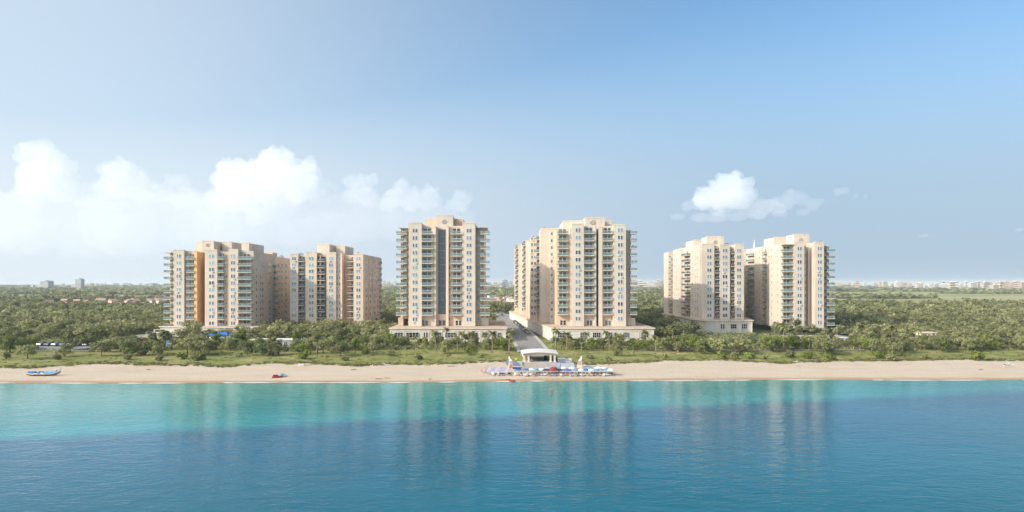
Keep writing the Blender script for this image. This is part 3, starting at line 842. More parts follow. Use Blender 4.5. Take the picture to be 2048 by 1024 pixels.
b.emblem(415.5, 345, 45.2, 2.2); b.rooftop(X(475, 355), 356, 42.4); b.rooftop(xr - 6, 388, 40.9, 1); b.rooftop(xr - 4, 394, 40.9)
b.crown(533, 545, 392, 399.9, 505, 40.9, STUCCO_P)
podium(b, [(X(318, 335), 336), (X(470, 328), 330), (X(500, 326), 328.5), (X(522, 330), 331), (xr + 3.2, 341), (xr + 2.4, 402), (X(318, 335), 402)], 7.6, [], 330, 5)
b.finish()

# ---- left pair, rear one beside the central tower
b = Bld('apartment_block', 'cream block with dark recessed balconies and apricot glow-tinted flank, beside the left central tower', 357, 39.4, 10, 6.0, 407, 'apartment block', 3.07)
b.rail = RAILD
b.col('P', 580, 596.3, 0, 41.5, wu=[588], wd=2.0)
b.col('B', 596.3, 611, 2.6, 40.9, dep=2.5, mat=STUCCO_W, dw=3.2)
b.col('P', 611, 633.4, 0, 42.5, wu=[622.5], wd=2.4)
b.col('B', 633.4, 653, 3.6, 41.4, dep=3.4, mat=STUCCO_W, dw=4.3)
b.col('P', 653, 672, 0, 42.2, wu=[662], wd=2.0)
b.col('P', 672, 681.6, 1.0, 41.4, wu=[676.8], wd=1.9, ht=1.9)
b.col('N', 681.6, 684, .7, 41.8, mat=STUCCO_P)
b.col('B', 684.2, 707.3, 6.0, 40.9, bu=(695, 707.2), dep=4.0, mat=STUCCO_P, dw=2.3, dz=1.0)
b.col('P', 707.5, 726.5, 0, 41.5, wu=[716.5], wd=2.0)
xr = X(726.5, 357)
b.box(X(707.5, 358) + .01, xr + .01, 357.6, 406.9, 6, 41.3, STUCCO_P, False)
b.side(xr + .01, [364.7, 375, 387, 395.6], math.pi / 2, wd=2.6, ht=1.6, n=1)
for z in b.zr: b.balcony(xr + .012, 402.0, z - 1.33, 4.6, .9, math.pi / 2, 'f', True, 3.4)
for y in (369.5, 381): 
    m = MB(); m.box(xr + .012, xr + .35, y - .35, y + .35, 6, 41.2, STUCCO_P); b.put('pilaster', m, (0, 0, 0), 0)
fin = MB(); fin.box(X(640, 358), X(640.9, 358), 357.6, 360.4, 6, 41.2, STUCCO); b.put('balcony_divider', fin, (0, 0, 0), 0)
b.crown(634, 659, 366, 384, 488.7, 41.4); b.crown(672, 690, 372, 392, 492, 41.2)
b.rooftop(X(600, 375), 376, 41.5); b.rooftop(X(715, 372), 372, 41.5, 1)
b.finish()

# ---- right pair, left one
b = Bld('apartment_block', 'cream block on a low podium, left one of the right-hand pair', 349, 43.0, 11, 10.2, 410, 'apartment block', 3.1)
b.rail = RAILD
b.col('P', 1403, 1428.6, 0, 46.0, wu=[1418.5], wd=2.1)
b.col('B', 1428.6, 1440, 2.6, 45.2, dep=2.4, mat=STUCCO_W, dw=2.5)
b.col('P', 1440, 1460, 0, 45.6, wu=[1450], wd=2.3)
b.col('B', 1460, 1470, 2.6, 44.8, dep=2.4, mat=STUCCO_W, dw=2.1)
b.col('P', 1470, 1488, 0, 45.8, wu=[1478], wd=2.0)
xl = X(1403, 349)
b.box(xl - .6, xl - .003, 349.8, 368, 8, 45.7, STUCCO, False)
b.box(xl + 2.2, xl + 12, 410.01, 423, 8, 45.3, STUCCO)
for z in b.zr: b.balcony(xl - .01, 376.5, z - 1.33, 12, 1.9, -math.pi / 2, 'flr', True, 3.0)
b.side(xl - .6, [354, 358, 364], -math.pi / 2, wd=1.1, ht=1.5, n=1)
b.box(xl - 1.4, xl - .004, 386, 405, 8, 45.1, STUCCO); b.side(xl - 1.4, [390, 396, 401], -math.pi / 2, wd=1.1, ht=1.5, n=1)
b.box(xl - 2.4, xl + 2.1, 412, 424, 8, 44.9, STUCCO)
for z in b.zr: b.balcony(xl - 1.0, 408.6, z - 1.33, 5.2, 1.2, -math.pi / 2, 'f', False)
b.crown(1413, 1447.5, 357, 366, 474, 45.2); b.crown(1386.5, 1407, 374, 390, 481, 45.0)
b.emblem(1431, 357, 47.2, 2.4); b.rooftop(X(1455, 360), 361, 45.6); b.rooftop(X(1352, 410), 398, 45.1, 1)
podium(b, [(X(1412, 339), 339), (X(1505, 339), 339), (X(1508, 346), 352), (X(1500, 380), 400), (xl - 3.4, 425), (xl - 3.4, 352)], 10.2, [(1441, 1449, 2), (1461, 1473, 3), (1483, 1494, 3)], 339, 7.4)
b.finish()

# ---- right pair, right one
b = Bld('apartment_block', 'cream block with projecting teal balconies, rightmost of all the towers', 338, 43.4, 12, 6.6, 394, 'apartment block', 3.1)
b.col('P', 1588, 1608.5, 0, 46.4, wu=[1599], wd=2.1)
b.col('N', 1608.5, 1612.5, 3.0, 44.5)
b.col('N', 1612.5, 1616, 8.0, 44.0)
b.col('N', 1616, 1627, 4.4, 45.0, mat=STUCCO_L)
b.col('P', 1630, 1648, 0, 46.2, wu=[1639.5], wd=2.0, yb=372)
b.col('N', 1627, 1630, .3, 46.0, yb=372)
b.col('N', 1648, 1656, 4, 44.6, yb=372)
b.col('B', 1564, 1588, 3.6, 45.6, bu=(1564.4, 1586), dep=3.4, sides='fl', dw=3.0, mat=STUCCO)
for z in b.zr: b.balcony(X(1659.5, 340), 342.5, z - 1.33, 3.6, 4.2, 0, 'flr', True, 1.4)
for z in b.zr: b.window(X(1610.5, 341), 341, z, 0, .6, 1.7, 1)
xl = X(1564, 341.6)
b.box(xl - .5, xl - .003, 342.5, 360, 6.6, 45.5, STUCCO, False)
b.side(xl - .5, [345.3, 353.4, 357.2], -math.pi / 2, wd=1.0, ht=1.5, n=1)
b.box(xl - .9, xl - .003, 366.5, 378, 6.6, 45.0, STUCCO); b.side(xl - .9, [370, 375.5], -math.pi / 2, wd=1.0, ht=1.5, n=1)
for z in b.zr: b.balcony(xl - .006, 363.2, z - 1.33, 5.6, 1.0, -math.pi / 2, 'f', True, 2.2)
for z in b.zr: b.balcony(xl - .006, 385, z - 1.33, 11, 1.3, -math.pi / 2, 'flr', False)
b.box(xl - 5.5, xl + 8, 394.01, 402, 6.6, 45.3, STUCCO)
for z in b.zr[::1]: b.window(xl - 2.6, 394.01, z, 0, 1.5, 1.6, 1)
b.put('roof_slab', MB().box(X(1564, 339) + .02, X(1588, 339) - .02, 337.7, 341.4, 45.2, 45.55, STUCCO_L), (0, 0, 0), 0); b.put('roof_slab', MB().box(X(1648, 339) + .02, X(1657, 339), 338.6, 360, 44.62, 44.95, STUCCO_L), (0, 0, 0), 0)
b.crown(1586.7, 1618.6, 345, 354, 469.5, 45.0); b.crown(1547.5, 1575, 358, 372, 475.5, 45.2)
b.emblem(1602, 345, 47.6, 2.4); b.rooftop(X(1640, 350), 350, 46.2)
an = MB(); xx = X(1501, 388); an.tube([(xx + 2, 388, 45.5), (xx + 2, 388, 47.0), (xx + 2, 388, 50.5)], [.8, .4, .1], WHITE, 8); b.put('antenna', an, (0, 0, 0), 0)
b.finish()
# ------------------------------------------------------------------ vegetation
def leaf_cloud(lobes, n, size, rng, flat=0.0):
    """n leaf clumps (quads) over the shells of ellipsoid lobes -> verts, faces, tint"""
    V, Fc, T = [], [], []
    wts = [l[3] * l[3] for l in lobes]
    for _ in range(n):
        cx, cy_, cz, r, sq = rng.choices(lobes, wts)[0]
        while True:
            d = Vector((rng.gauss(0, 1), rng.gauss(0, 1), rng.gauss(0.25, 1)))
            if d.length > .1: break
        d.normalize()
        rr = r * (rng.uniform(.55, 1.0) ** .5) * rng.uniform(.92, 1.10)
        c = Vector((cx + d.x * rr, cy_ + d.y * rr, cz + d.z * rr * sq))
        nrm = (d + Vector((rng.gauss(0, .38), rng.gauss(0, .38), rng.gauss(.12, .38)))).normalized()
        a = nrm.cross(Vector((rng.gauss(0, 1), rng.gauss(0, 1), rng.gauss(0, 1)))).normalized(); b_ = nrm.cross(a)
        s = size * rng.uniform(.6, 1.4); t = s * rng.uniform(.5, .9)
        k = len(V)
        bend = nrm * (-0.22 * s)
        V += [tuple(c - a * s + bend), tuple(c - b_ * t), tuple(c + a * s + bend), tuple(c + b_ * t)]
        Fc.append((k, k + 1, k + 2, k + 3)); T.append(min(1, max(0, rng.gauss(.48, .16))))
    return V, Fc, T


def tinted_mesh(name, V, Fc, T, mat):
    me = bpy.data.meshes.new(name); me.from_pydata(V, [], Fc); me.materials.append(mat)
    a = me.attributes.new('tint', 'FLOAT', 'FACE'); a.data.foreach_set('value', T); me.update()
    return me


def crown_lobes(rng, hgt, wid, kind):
    L = []
    base = hgt * .22
    n = {'round': 12, 'spread': 15, 'tall': 12, 'bush': 8}[kind]
    for i in range(n):
        a = rng.uniform(0, 2 * math.pi)
        if kind == 'spread':
            q = rng.uniform(.15, .92) * wid / 2; z = hgt * rng.uniform(.38, .88); r = wid * rng.uniform(.10, .20)
        elif kind == 'tall':
            z = hgt * rng.uniform(.35, .88); q = rng.uniform(.1, .75) * wid / 2 * (1.15 - z / hgt * .6); r = wid * rng.uniform(.12, .22)
        elif kind == 'bush':
            q = rng.uniform(.1, .65) * wid / 2; z = hgt * rng.uniform(.25, .62); r = wid * rng.uniform(.2, .3)
        else:
            q = rng.uniform(.1, .88) * wid / 2; z = hgt * rng.uniform(.26, .86); r = wid * rng.uniform(.12, .23)
        L.append((q * math.cos(a), q * math.sin(a), z, r, rng.uniform(.65, .9)))
    L.append((0, 0, hgt * (.45 if kind == 'bush' else .66), wid * .25, .8))
    return L


def trunk_mesh(rng, hgt, lobes, r0=.16):
    m = MB(); f = hgt * rng.uniform(.28, .40); lean = Vector((rng.uniform(-.3, .3), rng.uniform(-.3, .3), 0))
    top = Vector((lean.x, lean.y, f))
    m.tube([(0, 0, -.4), (lean.x * .4, lean.y * .4, f * .5), top, (lean.x * 1.4, lean.y * 1.4, hgt * .72)], [r0 * 1.25, r0, r0 * .8, r0 * .25], BARK, 6)
    for cx, cy_, cz, r, sq in rng.sample(lobes, min(5, len(lobes))):
        m.tube([top, top.lerp(Vector((cx, cy_, cz)), .5) + Vector((0, 0, .2)), (cx, cy_, cz)], [r0 * .55, r0 * .35, r0 * .12], BARK, 5, False)
    return m.mesh('trunk', True)


def palm_meshes(rng, hgt):
    m = MB(); lean = rng.uniform(-.5, .5)
    pts = [(lean * (k / 8) ** 2, 0, hgt * k / 8 - (.3 if k == 0 else 0)) for k in range(9)]
    m.tube(pts, [.19 - .010 * k + (.018 if k % 2 else 0) for k in range(9)], PALMBARK, 7)
    V, Fc, T = [], [], []
    top = Vector(pts[-1])
    for k in range(26):
        a = 2 * math.pi * k / 26 * 2.4 + rng.uniform(-.2, .2); el0 = rng.uniform(-.35, 1.15); ln = rng.uniform(1.7, 2.4)
        p = top.copy(); d = Vector((math.cos(a) * math.cos(el0), math.sin(a) * math.cos(el0), math.sin(el0)))
        side = Vector((-math.sin(a), math.cos(a), 0)); n = 6
        for i in range(n):
            q = p + d * (ln / n)
            w0, w1 = (.42 * math.sin(math.pi * (i + .5) / (n + 1)) + .05, .42 * math.sin(math.pi * (i + 1.2) / (n + 1)) + .03)
            dr = Vector((0, 0, -.5))
            for sg in (-1, 1):
                b_ = len(V)
                V += [tuple(p), tuple(p + (side * sg + dr * .6) * w0), tuple(q + (side * sg + dr * .6) * w1 * rng.uniform(.7, 1.2)), tuple(q)]
                Fc.append((b_, b_ + 1, b_ + 2, b_ + 3)); T.append(min(1, max(0, rng.gauss(.5, .2))))
            p = q; d = (d + Vector((0, 0, -.24))).normalized()
    return m.mesh('trunk', True), tinted_mesh('crown', V, Fc, T, FROND)


rng = random.Random(21)
TREES = {}
for kind, n in (('round', 4), ('spread', 4), ('tall', 3)):
    for i in range(n):
        hgt, wid = {'round': (5.6, 5.8), 'spread': (5.2, 6.8), 'tall': (7.0, 4.6)}[kind]
        L = crown_lobes(rng, hgt, wid, kind)
        V, Fc, T = leaf_cloud(L, 1150, .235, rng); tr = trunk_mesh(rng, hgt, L)
        for c in LEAF: TREES[(kind, i, c)] = (tinted_mesh('crown', V, Fc, T, LEAF[c]), tr)
for i in range(3):
    L = crown_lobes(rng, 2.0, 3.0, 'bush'); V, Fc, T = leaf_cloud(L, 360, .22, rng)
    st = MB()
    for k in range(5):
        a = k * 1.3; st.tube([(0, 0, -.2), (math.cos(a) * .5, math.sin(a) * .5, .9)], [.06, .02], BARK, 5, False)
    st = st.mesh('stem')
    for c in LEAF: TREES[('bush', i, c)] = (tinted_mesh('foliage', V, Fc, T, LEAF['bright' if c == 'bright' else 'olive']), st)
PALMS = [palm_meshes(rng, h) for h in (4.6, 5.6, 6.6)]

# places kept clear of wood: footprints of buildings, road, terraces (x0, x1, y0, y1)
CLEAR = [(-51, -1, 294, 358), (14, 60, 294, 335), (-4, 60, 330, 485), (-166, -116, 324, 404), (-112, -70, 354, 410), (84, 118, 337, 426), (113, 152, 336, 404),
                  (1.5, 17, 224, 262), (-1.5, 19, 224, 250), (-168, -142, 284, 340), (-126, -113, 292, 310), (-100, -77, 275, 288), (115, 146, 289, 324), (-182, -158, 271, 288), (168, 186, 304, 320)]


def road_x(y): return 9.0 - (y - 250) * .0625


def blocked(x, y, m=0.0):
    for a, b_, c, d in CLEAR:
        if a - m < x < b_ + m and c - m < y < d + m: return True
    return abs(x - road_x(y)) < 7.2 + m and 240 < y < 600


PLACE = [(0, 45, 'at the left picture edge'), (45, 130, 'behind the beached boat'), (130, 215, 'beside the left car park'), (215, 330, 'before the pale left plaza'), (330, 405, 'below the leftmost tower'), (405, 455, 'around the blue awning'),
         (455, 520, 'before the curved terrace wall'), (520, 610, 'by the long low white shed'), (610, 700, 'before the glow-tinted block'), (700, 780, 'left of the left central podium'), (780, 850, 'before the left half of the left podium'),
         (850, 930, 'before the middle of the left podium'), (930, 1030, 'before the right end of the left podium'), (1030, 1100, 'beside the road to the pavilion'), (1100, 1170, 'before the left end of the right podium'), (1170, 1240, 'before the middle of the right podium'),
         (1240, 1310, 'before the right end of the right podium'), (1310, 1380, 'in the gap right of the central towers'), (1380, 1450, 'below the left block of the right pair'), (1450, 1520, 'before the low podium of the right pair'), (1520, 1590, 'left of the oval pool'),
         (1590, 1660, 'before the rightmost tower'), (1660, 1730, 'right of the oval pool'), (1730, 1800, 'in the shade right of the rightmost tower'), (1800, 1880, 'around the small villa on the right'), (1880, 1960, 'behind the bright beach bush'), (1960, 2060, 'at the right picture edge')]


def place_of(u):
    for a, b_, t in PLACE:
        if a <= u < b_: return t
    return PLACE[0][2] if u < 0 else PLACE[-1][2]


NAME = {'round': ('broadleaf_tree', 'round-crowned'), 'spread': ('broadleaf_tree', 'wide spreading'), 'tall': ('broadleaf_tree', 'tall narrow')}
CW = {'dark': 'dark green', 'olive': 'olive green', 'bright': 'fresh green'}
tree_spots = []


def add_tree(kind, i, c, x, y, s, rz, extra=None):
    u = 1024 + x / y * F
    row = 'lawn edge' if y < 271 else 'front row' if y < 283 else 'middle rows' if y < 305 else 'back rows'
    cr, tr = TREES[(kind, i, c)]
    lab = extra or f"{CW[c]} {NAME[kind][1]} tree, {row}, {place_of(u)}"
    t = thing('broadleaf_tree', lab, 'tree', (x, y, gz(x, y) - .05), rz, 'broadleaf trees between lawn and towers'); t.scale = s
    obj('trunk', tr, t); obj('crown', cr, t)
    tree_spots.append((x, y))


def add_palm(k, x, y, s, rz, lab):
    t = thing('palm_tree', lab, 'palm', (x, y, gz(x, y) - .05), rz, 'palms among the trees'); t.scale = (s, s, s)
    obj('trunk', PALMS[k][0], t); obj('crown', PALMS[k][1], t); tree_spots.append((x, y))


def add_bush(i, c, x, y, s, rz, lab):
    fo, st = TREES[('bush', i, c)]
    t = thing('bush', lab, 'bush', (x, y, gz(x, y) - .05), rz, 'bushes on the lawn and dune edge'); t.scale = s
    obj('stem', st, t); obj('foliage', fo, t)


# palms seen in the photo: (u, base v, top height scale)
palms = [(1720, 678, 1.35, 'tall palm standing clear right of the rightmost tower'), (985, 706, 1.2, 'palm by the road end of the left central podium, left of two'), (1018, 707, 1.15, 'palm leaning over the road beside the left central podium'),
         (1133, 701, 1.25, 'palm before the left end of the right podium'), (1163, 708, .75, 'shorter palm before the right podium'), (1345, 700, 1.3, 'slim tall palm in the gap right of the right podium'), (1312, 704, 1.1, 'palm at the right corner of the right podium'),
         (558, 668, 1.0, 'palm on the small lawn by the long low shed'), (1568, 704, 1.45, 'tall palm before the gap between the right-hand blocks'), (1530, 706, .8, 'young palm on the lawn left of the oval pool'), (475, 676, .75, 'small palm before the curved terrace wall'),
         (1785, 690, 1.15, 'palm in the shaded trees right of the rightmost tower'), (1838, 685, 1.1, 'palm beside the small villa on the right'), (832, 701, .8, 'palm before the left half of the left podium'), (1219, 703, .85, 'palm before the middle of the right podium')]
for q, (u, v, s, lab) in enumerate(palms):
    p = at(u, v); add_palm(q % 3, p.x, p.y, s, q * 1.7, lab)

# single trees on the lawn edge, read off the photo: (u, v of the foot, kind, colour, scale, label)
singles = [(55, 719, 'spread', 'olive', 1.05, 'wide olive tree alone on the lawn left of the small round bush'), (20, 706, 'round', 'dark', 1.35, 'large dark round tree at the left picture edge'), (130, 714, 'round', 'olive', .95, 'olive tree right of the small round bush, by the footpath'),
           (203, 713, 'spread', 'olive', 1.1, 'olive tree with forked trunks at the right end of the footpath'), (745, 711, 'spread', 'olive', 1.1, 'olive tree with a bare pale trunk before the podium corner'), (942, 712, 'round', 'bright', .8, 'fresh green round tree on the lawn before the left podium'),
           (890, 708, 'round', 'olive', .95, 'olive tree with dark foot on the lawn before the left podium'), (1358, 705, 'round', 'olive', .85, 'small olive tree on the lawn below the slim palm'), (1268, 712, 'tall', 'bright', .75, 'fresh green tree on the lawn before the right podium'),
           (1235, 713, 'round', 'olive', .8, 'olive tree left of the fresh green one before the right podium'), (1650, 712, 'spread', 'olive', 1.2, 'broad olive tree below the oval pool'), (1440, 712, 'spread', 'olive', 1.35, 'largest olive tree of the cluster right of the central towers'),
           (1480, 709, 'spread', 'olive', 1.2, 'broad olive tree beside the largest of the cluster'), (1790, 713, 'round', 'olive', 1.0, 'olive tree standing forward on the right lawn'), (600, 706, 'round', 'bright', .6, 'small fresh green tree on the left lawn'),
           (375, 708, 'spread', 'olive', 1.25, 'broad olive tree on the lawn below the leftmost tower')]
for q, (u, v, kind, c, s, lab) in enumerate(singles):
    p = at(u, v); add_tree(kind, q % 3, c, p.x, p.y, (s, s, s * .95), q * 2.1, lab)

# bushes read off the photo
bushes = [(116, 720, 'dark', 1.25, 'round dark bush on the lawn above the boat'), (1955, 722, 'bright', 1.9, 'large bright green bush standing on the beach edge at right'), (365, 718, 'bright', 1.4, 'fresh green bush, left of three on the lawn below the leftmost tower'), (388, 722, 'olive', 1.2, 'olive bush between two fresh green ones'),
          (404, 720, 'bright', 1.35, 'fresh green bush, right of three on the lawn'), (478, 714, 'dark', 1.0, 'dark bush alone on the open lawn'), (610, 718, 'bright', 1.6, 'wide fresh green bush above the grey lounger'), (733, 709, 'bright', 1.35, 'fresh green bush beside the bare pale trunk'), (780, 712, 'olive', 1.2, 'olive bush left of the podium trees'),
          (837, 720, 'dark', 1.25, 'low dark bush on the dune before the left podium'), (10, 716, 'dark', 1.3, 'dark bush cut by the left picture edge'), (1180, 718, 'olive', 1.1, 'olive bush right of the right white pylon'), (1440, 717, 'bright', 1.4, 'low fresh green bush, left one of the dune hedge'), (1470, 718, 'olive', 1.4, 'low olive bush, second in the dune hedge'), (1500, 718, 'bright', 1.35, 'low fresh green bush, third in the dune hedge'), (1530, 719, 'olive', 1.2, 'low olive bush at the right end of the dune hedge'),
          (1580, 716, 'dark', 1.5, 'dark bush on the right lawn below the pool'), (1615, 718, 'bright', 1.5, 'fresh green bush below the pool'), (1660, 721, 'bright', 1.4, 'fresh green bush at the sand edge below the rightmost tower'), (1755, 717, 'bright', 1.5, 'fresh green bush, left of two on the right lawn'), (1785, 722, 'olive', 1.4, 'low olive bush, right of two on the right lawn'), (1850, 718, 'olive', 1.0, 'olive bush on the lawn right of the forward tree'),
          (320, 722, 'olive', 1.2, 'olive bush left of the three lawn bushes'), (255, 720, 'olive', 1.1, 'olive bush on the lawn before the pale plaza'), (285, 712, 'dark', 1.2, 'dark bush before the pale plaza'), (540, 712, 'olive', 1.1, 'olive bush below the long low shed'), (690, 722, 'olive', 1.1, 'low olive bush on the dune under the red and white post'), (1215, 722, 'olive', 1.0, 'low olive bush on the dune right of the parasols'), (1330, 716, 'olive', .9, 'low olive bush on the lawn below the slim palm'), (960, 716, 'olive', .8, 'low olive bush left of the left white pylon')]
for q, (u, v, c, s, lab) in enumerate(bushes):
    p = at(u, v); add_bush(q % 3, c, p.x, p.y, (s, s, s * 1.05), q * 1.3, lab)

# the belt of trees: up to 245 more, nearest rows first
rt = random.Random(5)
rows = []
y = 253.5
while y < 310:
    x = -0.725 * y
    while x < .725 * y:
        step = (5.4 if y < 284 else 6.6) if not -60 < x < 66 else 4.3
        rows.append((x + rt.uniform(-1.6, 1.6), y + rt.uniform(-1.8, 1.8))); x += step * rt.uniform(.8, 1.25)
    y += 5.4
nbelt = 0
for x, y in rows:
    u = 1024 + x / y * F
    if blocked(x, y, 1.2) or nbelt >= 275: continue
    if any((x - a) ** 2 + (y - b_) ** 2 < 9 for a, b_ in tree_spots): continue
    if y < 266 and (u > 1950 or rt.random() < (.72 if u < 330 else .45)): continue
    if y - edge_y(x) < 13.5: continue
    if y < 287 and u < 230 and rt.random() < .45: continue
    if -52 < x < 61 and (y > 290 or y < 266): continue
    if y < 272 and 1660 < u < 1760 and rt.random() < .7: continue
    if rt.random() < (.14 if -52 < x < 61 else .05):
        add_palm(rt.randrange(3), x, y, rt.uniform(.72, 1.1), rt.uniform(0, 6.28), f"palm with {rt.choice(('slim', 'stout', 'leaning'))} trunk, {'front row' if y < 276 else 'middle rows' if y < 296 else 'back rows'}, {place_of(u)}"); nbelt += 1; continue
    kind = rt.choices(['round', 'spread', 'tall'], [5, 5, 2])[0]; c = rt.choices(['dark', 'olive', 'bright'], [3, 7, 2])[0]
    s = (rt.uniform(.8, 1.12) if y < 276 else rt.uniform(.66, .98)) * (0.85 if 1650 < u < 1920 and y > 272 else 0.66 if 1395 < u < 1530 and y > 266 else 0.8 if 395 < u < 620 and y > 272 else 1.0) * (0.80 if -52 < x < 61 else 1.0)
    add_tree(kind, rt.randrange(3), c, x, y, (s * rt.uniform(.95, 1.2), s * rt.uniform(.95, 1.2), s), rt.uniform(0, 6.28)); nbelt += 1

# undergrowth hedge along the belt and dune tufts: nobody could count them
def stuff_clumps(name, pts, size, mat, per, hz):
    V, Fc, T = [], [], []; r2 = random.Random(3)
    for x, y, s in pts:
        z0 = gz(x, y); t0 = r2.gauss(.45, .18)
        for _ in range(per):
            a = r2.uniform(0, 6.28); q = s * r2.random() ** .5; c = Vector((x + q * math.cos(a), y + q * math.sin(a), z0 + hz * s * r2.uniform(.1, 1) * (1 - .5 * q / s)))
            n = Vector((r2.gauss(0, .7), r2.gauss(-.2, .7), r2.gauss(.6, .5))).normalized(); e = n.cross(Vector((r2.gauss(0, 1), r2.gauss(0, 1), .3))).normalized(); f = n.cross(e)
            l = size * r2.uniform(.6, 1.4); k = len(V)
            V += [tuple(c - e * l), tuple(c - f * l * .6), tuple(c + e * l), tuple(c + f * l * .6)]; Fc.append((k, k + 1, k + 2, k + 3)); T.append(min(1, max(0, t0 + r2.gauss(0, .16))))
    o = setting(name, tinted_mesh(name, V, Fc, T, mat), 'stuff')
    return o


pts = []
for _ in range(1500):
    x = R.uniform(-190, 200); y = edge_y(x) + abs(R.gauss(0, 3.2)) - 1.2
    if not blocked(x, y, .5): pts.append((x, y, R.uniform(.3, 1.1)))
for _ in range(900):
    x = R.uniform(-200, 205); y = R.uniform(edge_y(x) + 2, 275)
    if not blocked(x, y, .5): pts.append((x, y, R.uniform(.3, .9)))
stuff_clumps('dune_grass', pts, .20, TUFT, 16, .5)
pts = []
for _ in range(2100):
    x = R.uniform(-205, 210); y = R.uniform(270, 340)
    if blocked(x, y, 1.0) or (-50 < x < 58 and y > 293): continue
    pts.append((x, y, R.uniform(1.0, 2.4)))
stuff_clumps('undergrowth', pts, .32, FOREST, 34, .95)


# the wood behind: reads as one mass to the horizon
def forest():
    r3 = np.random.default_rng(4); rr = random.Random(9)
    Vs, Ts, off = [], [], 0

    def template(n, size):
        L = crown_lobes(rr, 1.0, 1.05, 'round'); V, Fc, T = leaf_cloud(L, n, size, rr)
        return np.array(V, float).reshape(-1, 4, 3), np.array(T)

    def in_gap(x, y):
        if 670 < y < 920 and -580 < x < -310: return True
        if 690 < y < 1160 and -75 < x < 45: return True
        if 1020 < y < 1560 and x < -.40 * y: return math.sin(x * .011) * math.sin(y * .02) < .7
        if 2100 < y < 3000 and -1700 < x < -800: return rr.random() < .97
        if 740 < y < 2150 and x > .43 * y:
            return math.sin(x * .008 + y * .003) + math.sin(y * .012) < 1.55
        if 3000 < y < 3900 and -140 < x < 30: return True
        if 2900 < y < 6500 and x > .42 * y: return rr.random() < .9
        if 2300 < y < 2900 and x > .55 * y: return rr.random() < .9
        return False
    for (ya, yb, sp, n, size, hh) in ((308, 440, 5.0, 340, .060, 4.9), (440, 700, 6.0, 150, .088, 5.4), (700, 1100, 8, 62, .13, 5.8), (1100, 1800, 11.5, 30, .20, 6.4), (1800, 3400, 24, 12, .36, 7.5), (3400, 7500, 60, 9, .42, 10)):
        tpl = [template(n, size) for _ in range(5)]
        y = ya
        while y < yb:
            k = int(1.56 * y / sp)
            xsv = -.78 * y + np.arange(k) * sp + r3.uniform(-sp * .45, sp * .45, k); ysv = y + r3.uniform(-sp * .45, sp * .45, k)
            for x, yy in zip(xsv, ysv):
                if yy < 560 and blocked(x, yy, 1.5): continue
                if yy < 337 and 80 < x < 118: continue
                if -52 < x < 61 and yy < 350: continue
                if yy < 326 and any((x - a) ** 2 + (yy - b_) ** 2 < 16 for a, b_ in tree_spots[-90:]): continue
                if yy > 690 and in_gap(x, yy): continue
                V, T = tpl[rr.randrange(5)]
                h = hh * rr.choice((.6, .8, .9, 1.0, 1.1, 1.35, 1.6)) * rr.uniform(.9, 1.1) * .92 * (.8 if yy < 345 and x > 130 else 1); wv = max(sp * 1.15, h * 1.0) * rr.uniform(.8, 1.3); a = rr.uniform(0, 6.28); ca, sa = math.cos(a), math.sin(a)
                P = np.empty_like(V)
                P[..., 0] = (V[..., 0] * ca - V[..., 1] * sa) * wv + x; P[..., 1] = (V[..., 0] * sa + V[..., 1] * ca) * wv + yy; P[..., 2] = V[..., 2] * h + 4.2
                Vs.append(P.reshape(-1, 3)); Ts.append(np.clip(T * .75 + rr.gauss(.10, .17) + .10 * math.sin(x * .021 + 1) * math.sin(yy * .017), 0, 1))
            y += sp
    V = np.concatenate(Vs).astype(np.float32); T = np.concatenate(Ts).astype(np.float32); nf = len(T)
    me = bpy.data.meshes.new('forest'); me.vertices.add(len(V)); me.vertices.foreach_set('co', V.ravel())
    me.loops.add(nf * 4); me.loops.foreach_set('vertex_index', np.arange(nf * 4, dtype=np.int32))
    me.polygons.add(nf); me.polygons.foreach_set('loop_start', np.arange(nf, dtype=np.int32) * 4)
    me.materials.append(FOREST); me.update(calc_edges=True)
    a = me.attributes.new('tint', 'FLOAT', 'FACE'); a.data.foreach_set('value', T)
    print('forest faces', nf, 'belt', nbelt)
    setting('forest', me, 'stuff')


forest()
# ------------------------------------------------------------------ road, terraces, pavilion
def sheet(name, poly, lift, mat, kind='structure', skirt=.5):
    """paved sheet that follows the ground, with a skirt so it stands as a slab"""
    m = MB(); top = [(x, y, gz(x, y) + lift) for x, y in poly]
    m.face(top, mat); n = len(top)
    for i in range(n):
        a, b_ = top[i], top[(i + 1) % n]
        m.face([(a[0], a[1], a[2] - skirt), (b_[0], b_[1], b_[2] - skirt), b_, a], mat)
    return setting(name, m, kind)


def strip(name, ys, xf, hw, lift, mat):
    m = MB()
    for ya, yb in zip(ys, ys[1:]):
        q = [(xf(y) + s * hw, y, gz(xf(y), y) + lift) for y, s in ((ya, -1), (ya, 1), (yb, 1), (yb, -1))]
        m.face(q, mat)
        for i, j in ((1, 2), (3, 0)):
            m.face([(q[i][0], q[i][1], q[i][2] - .5), (q[j][0], q[j][1], q[j][2] - .5), q[j], q[i]], mat)
    a = m
    return setting(name, a, 'structure')


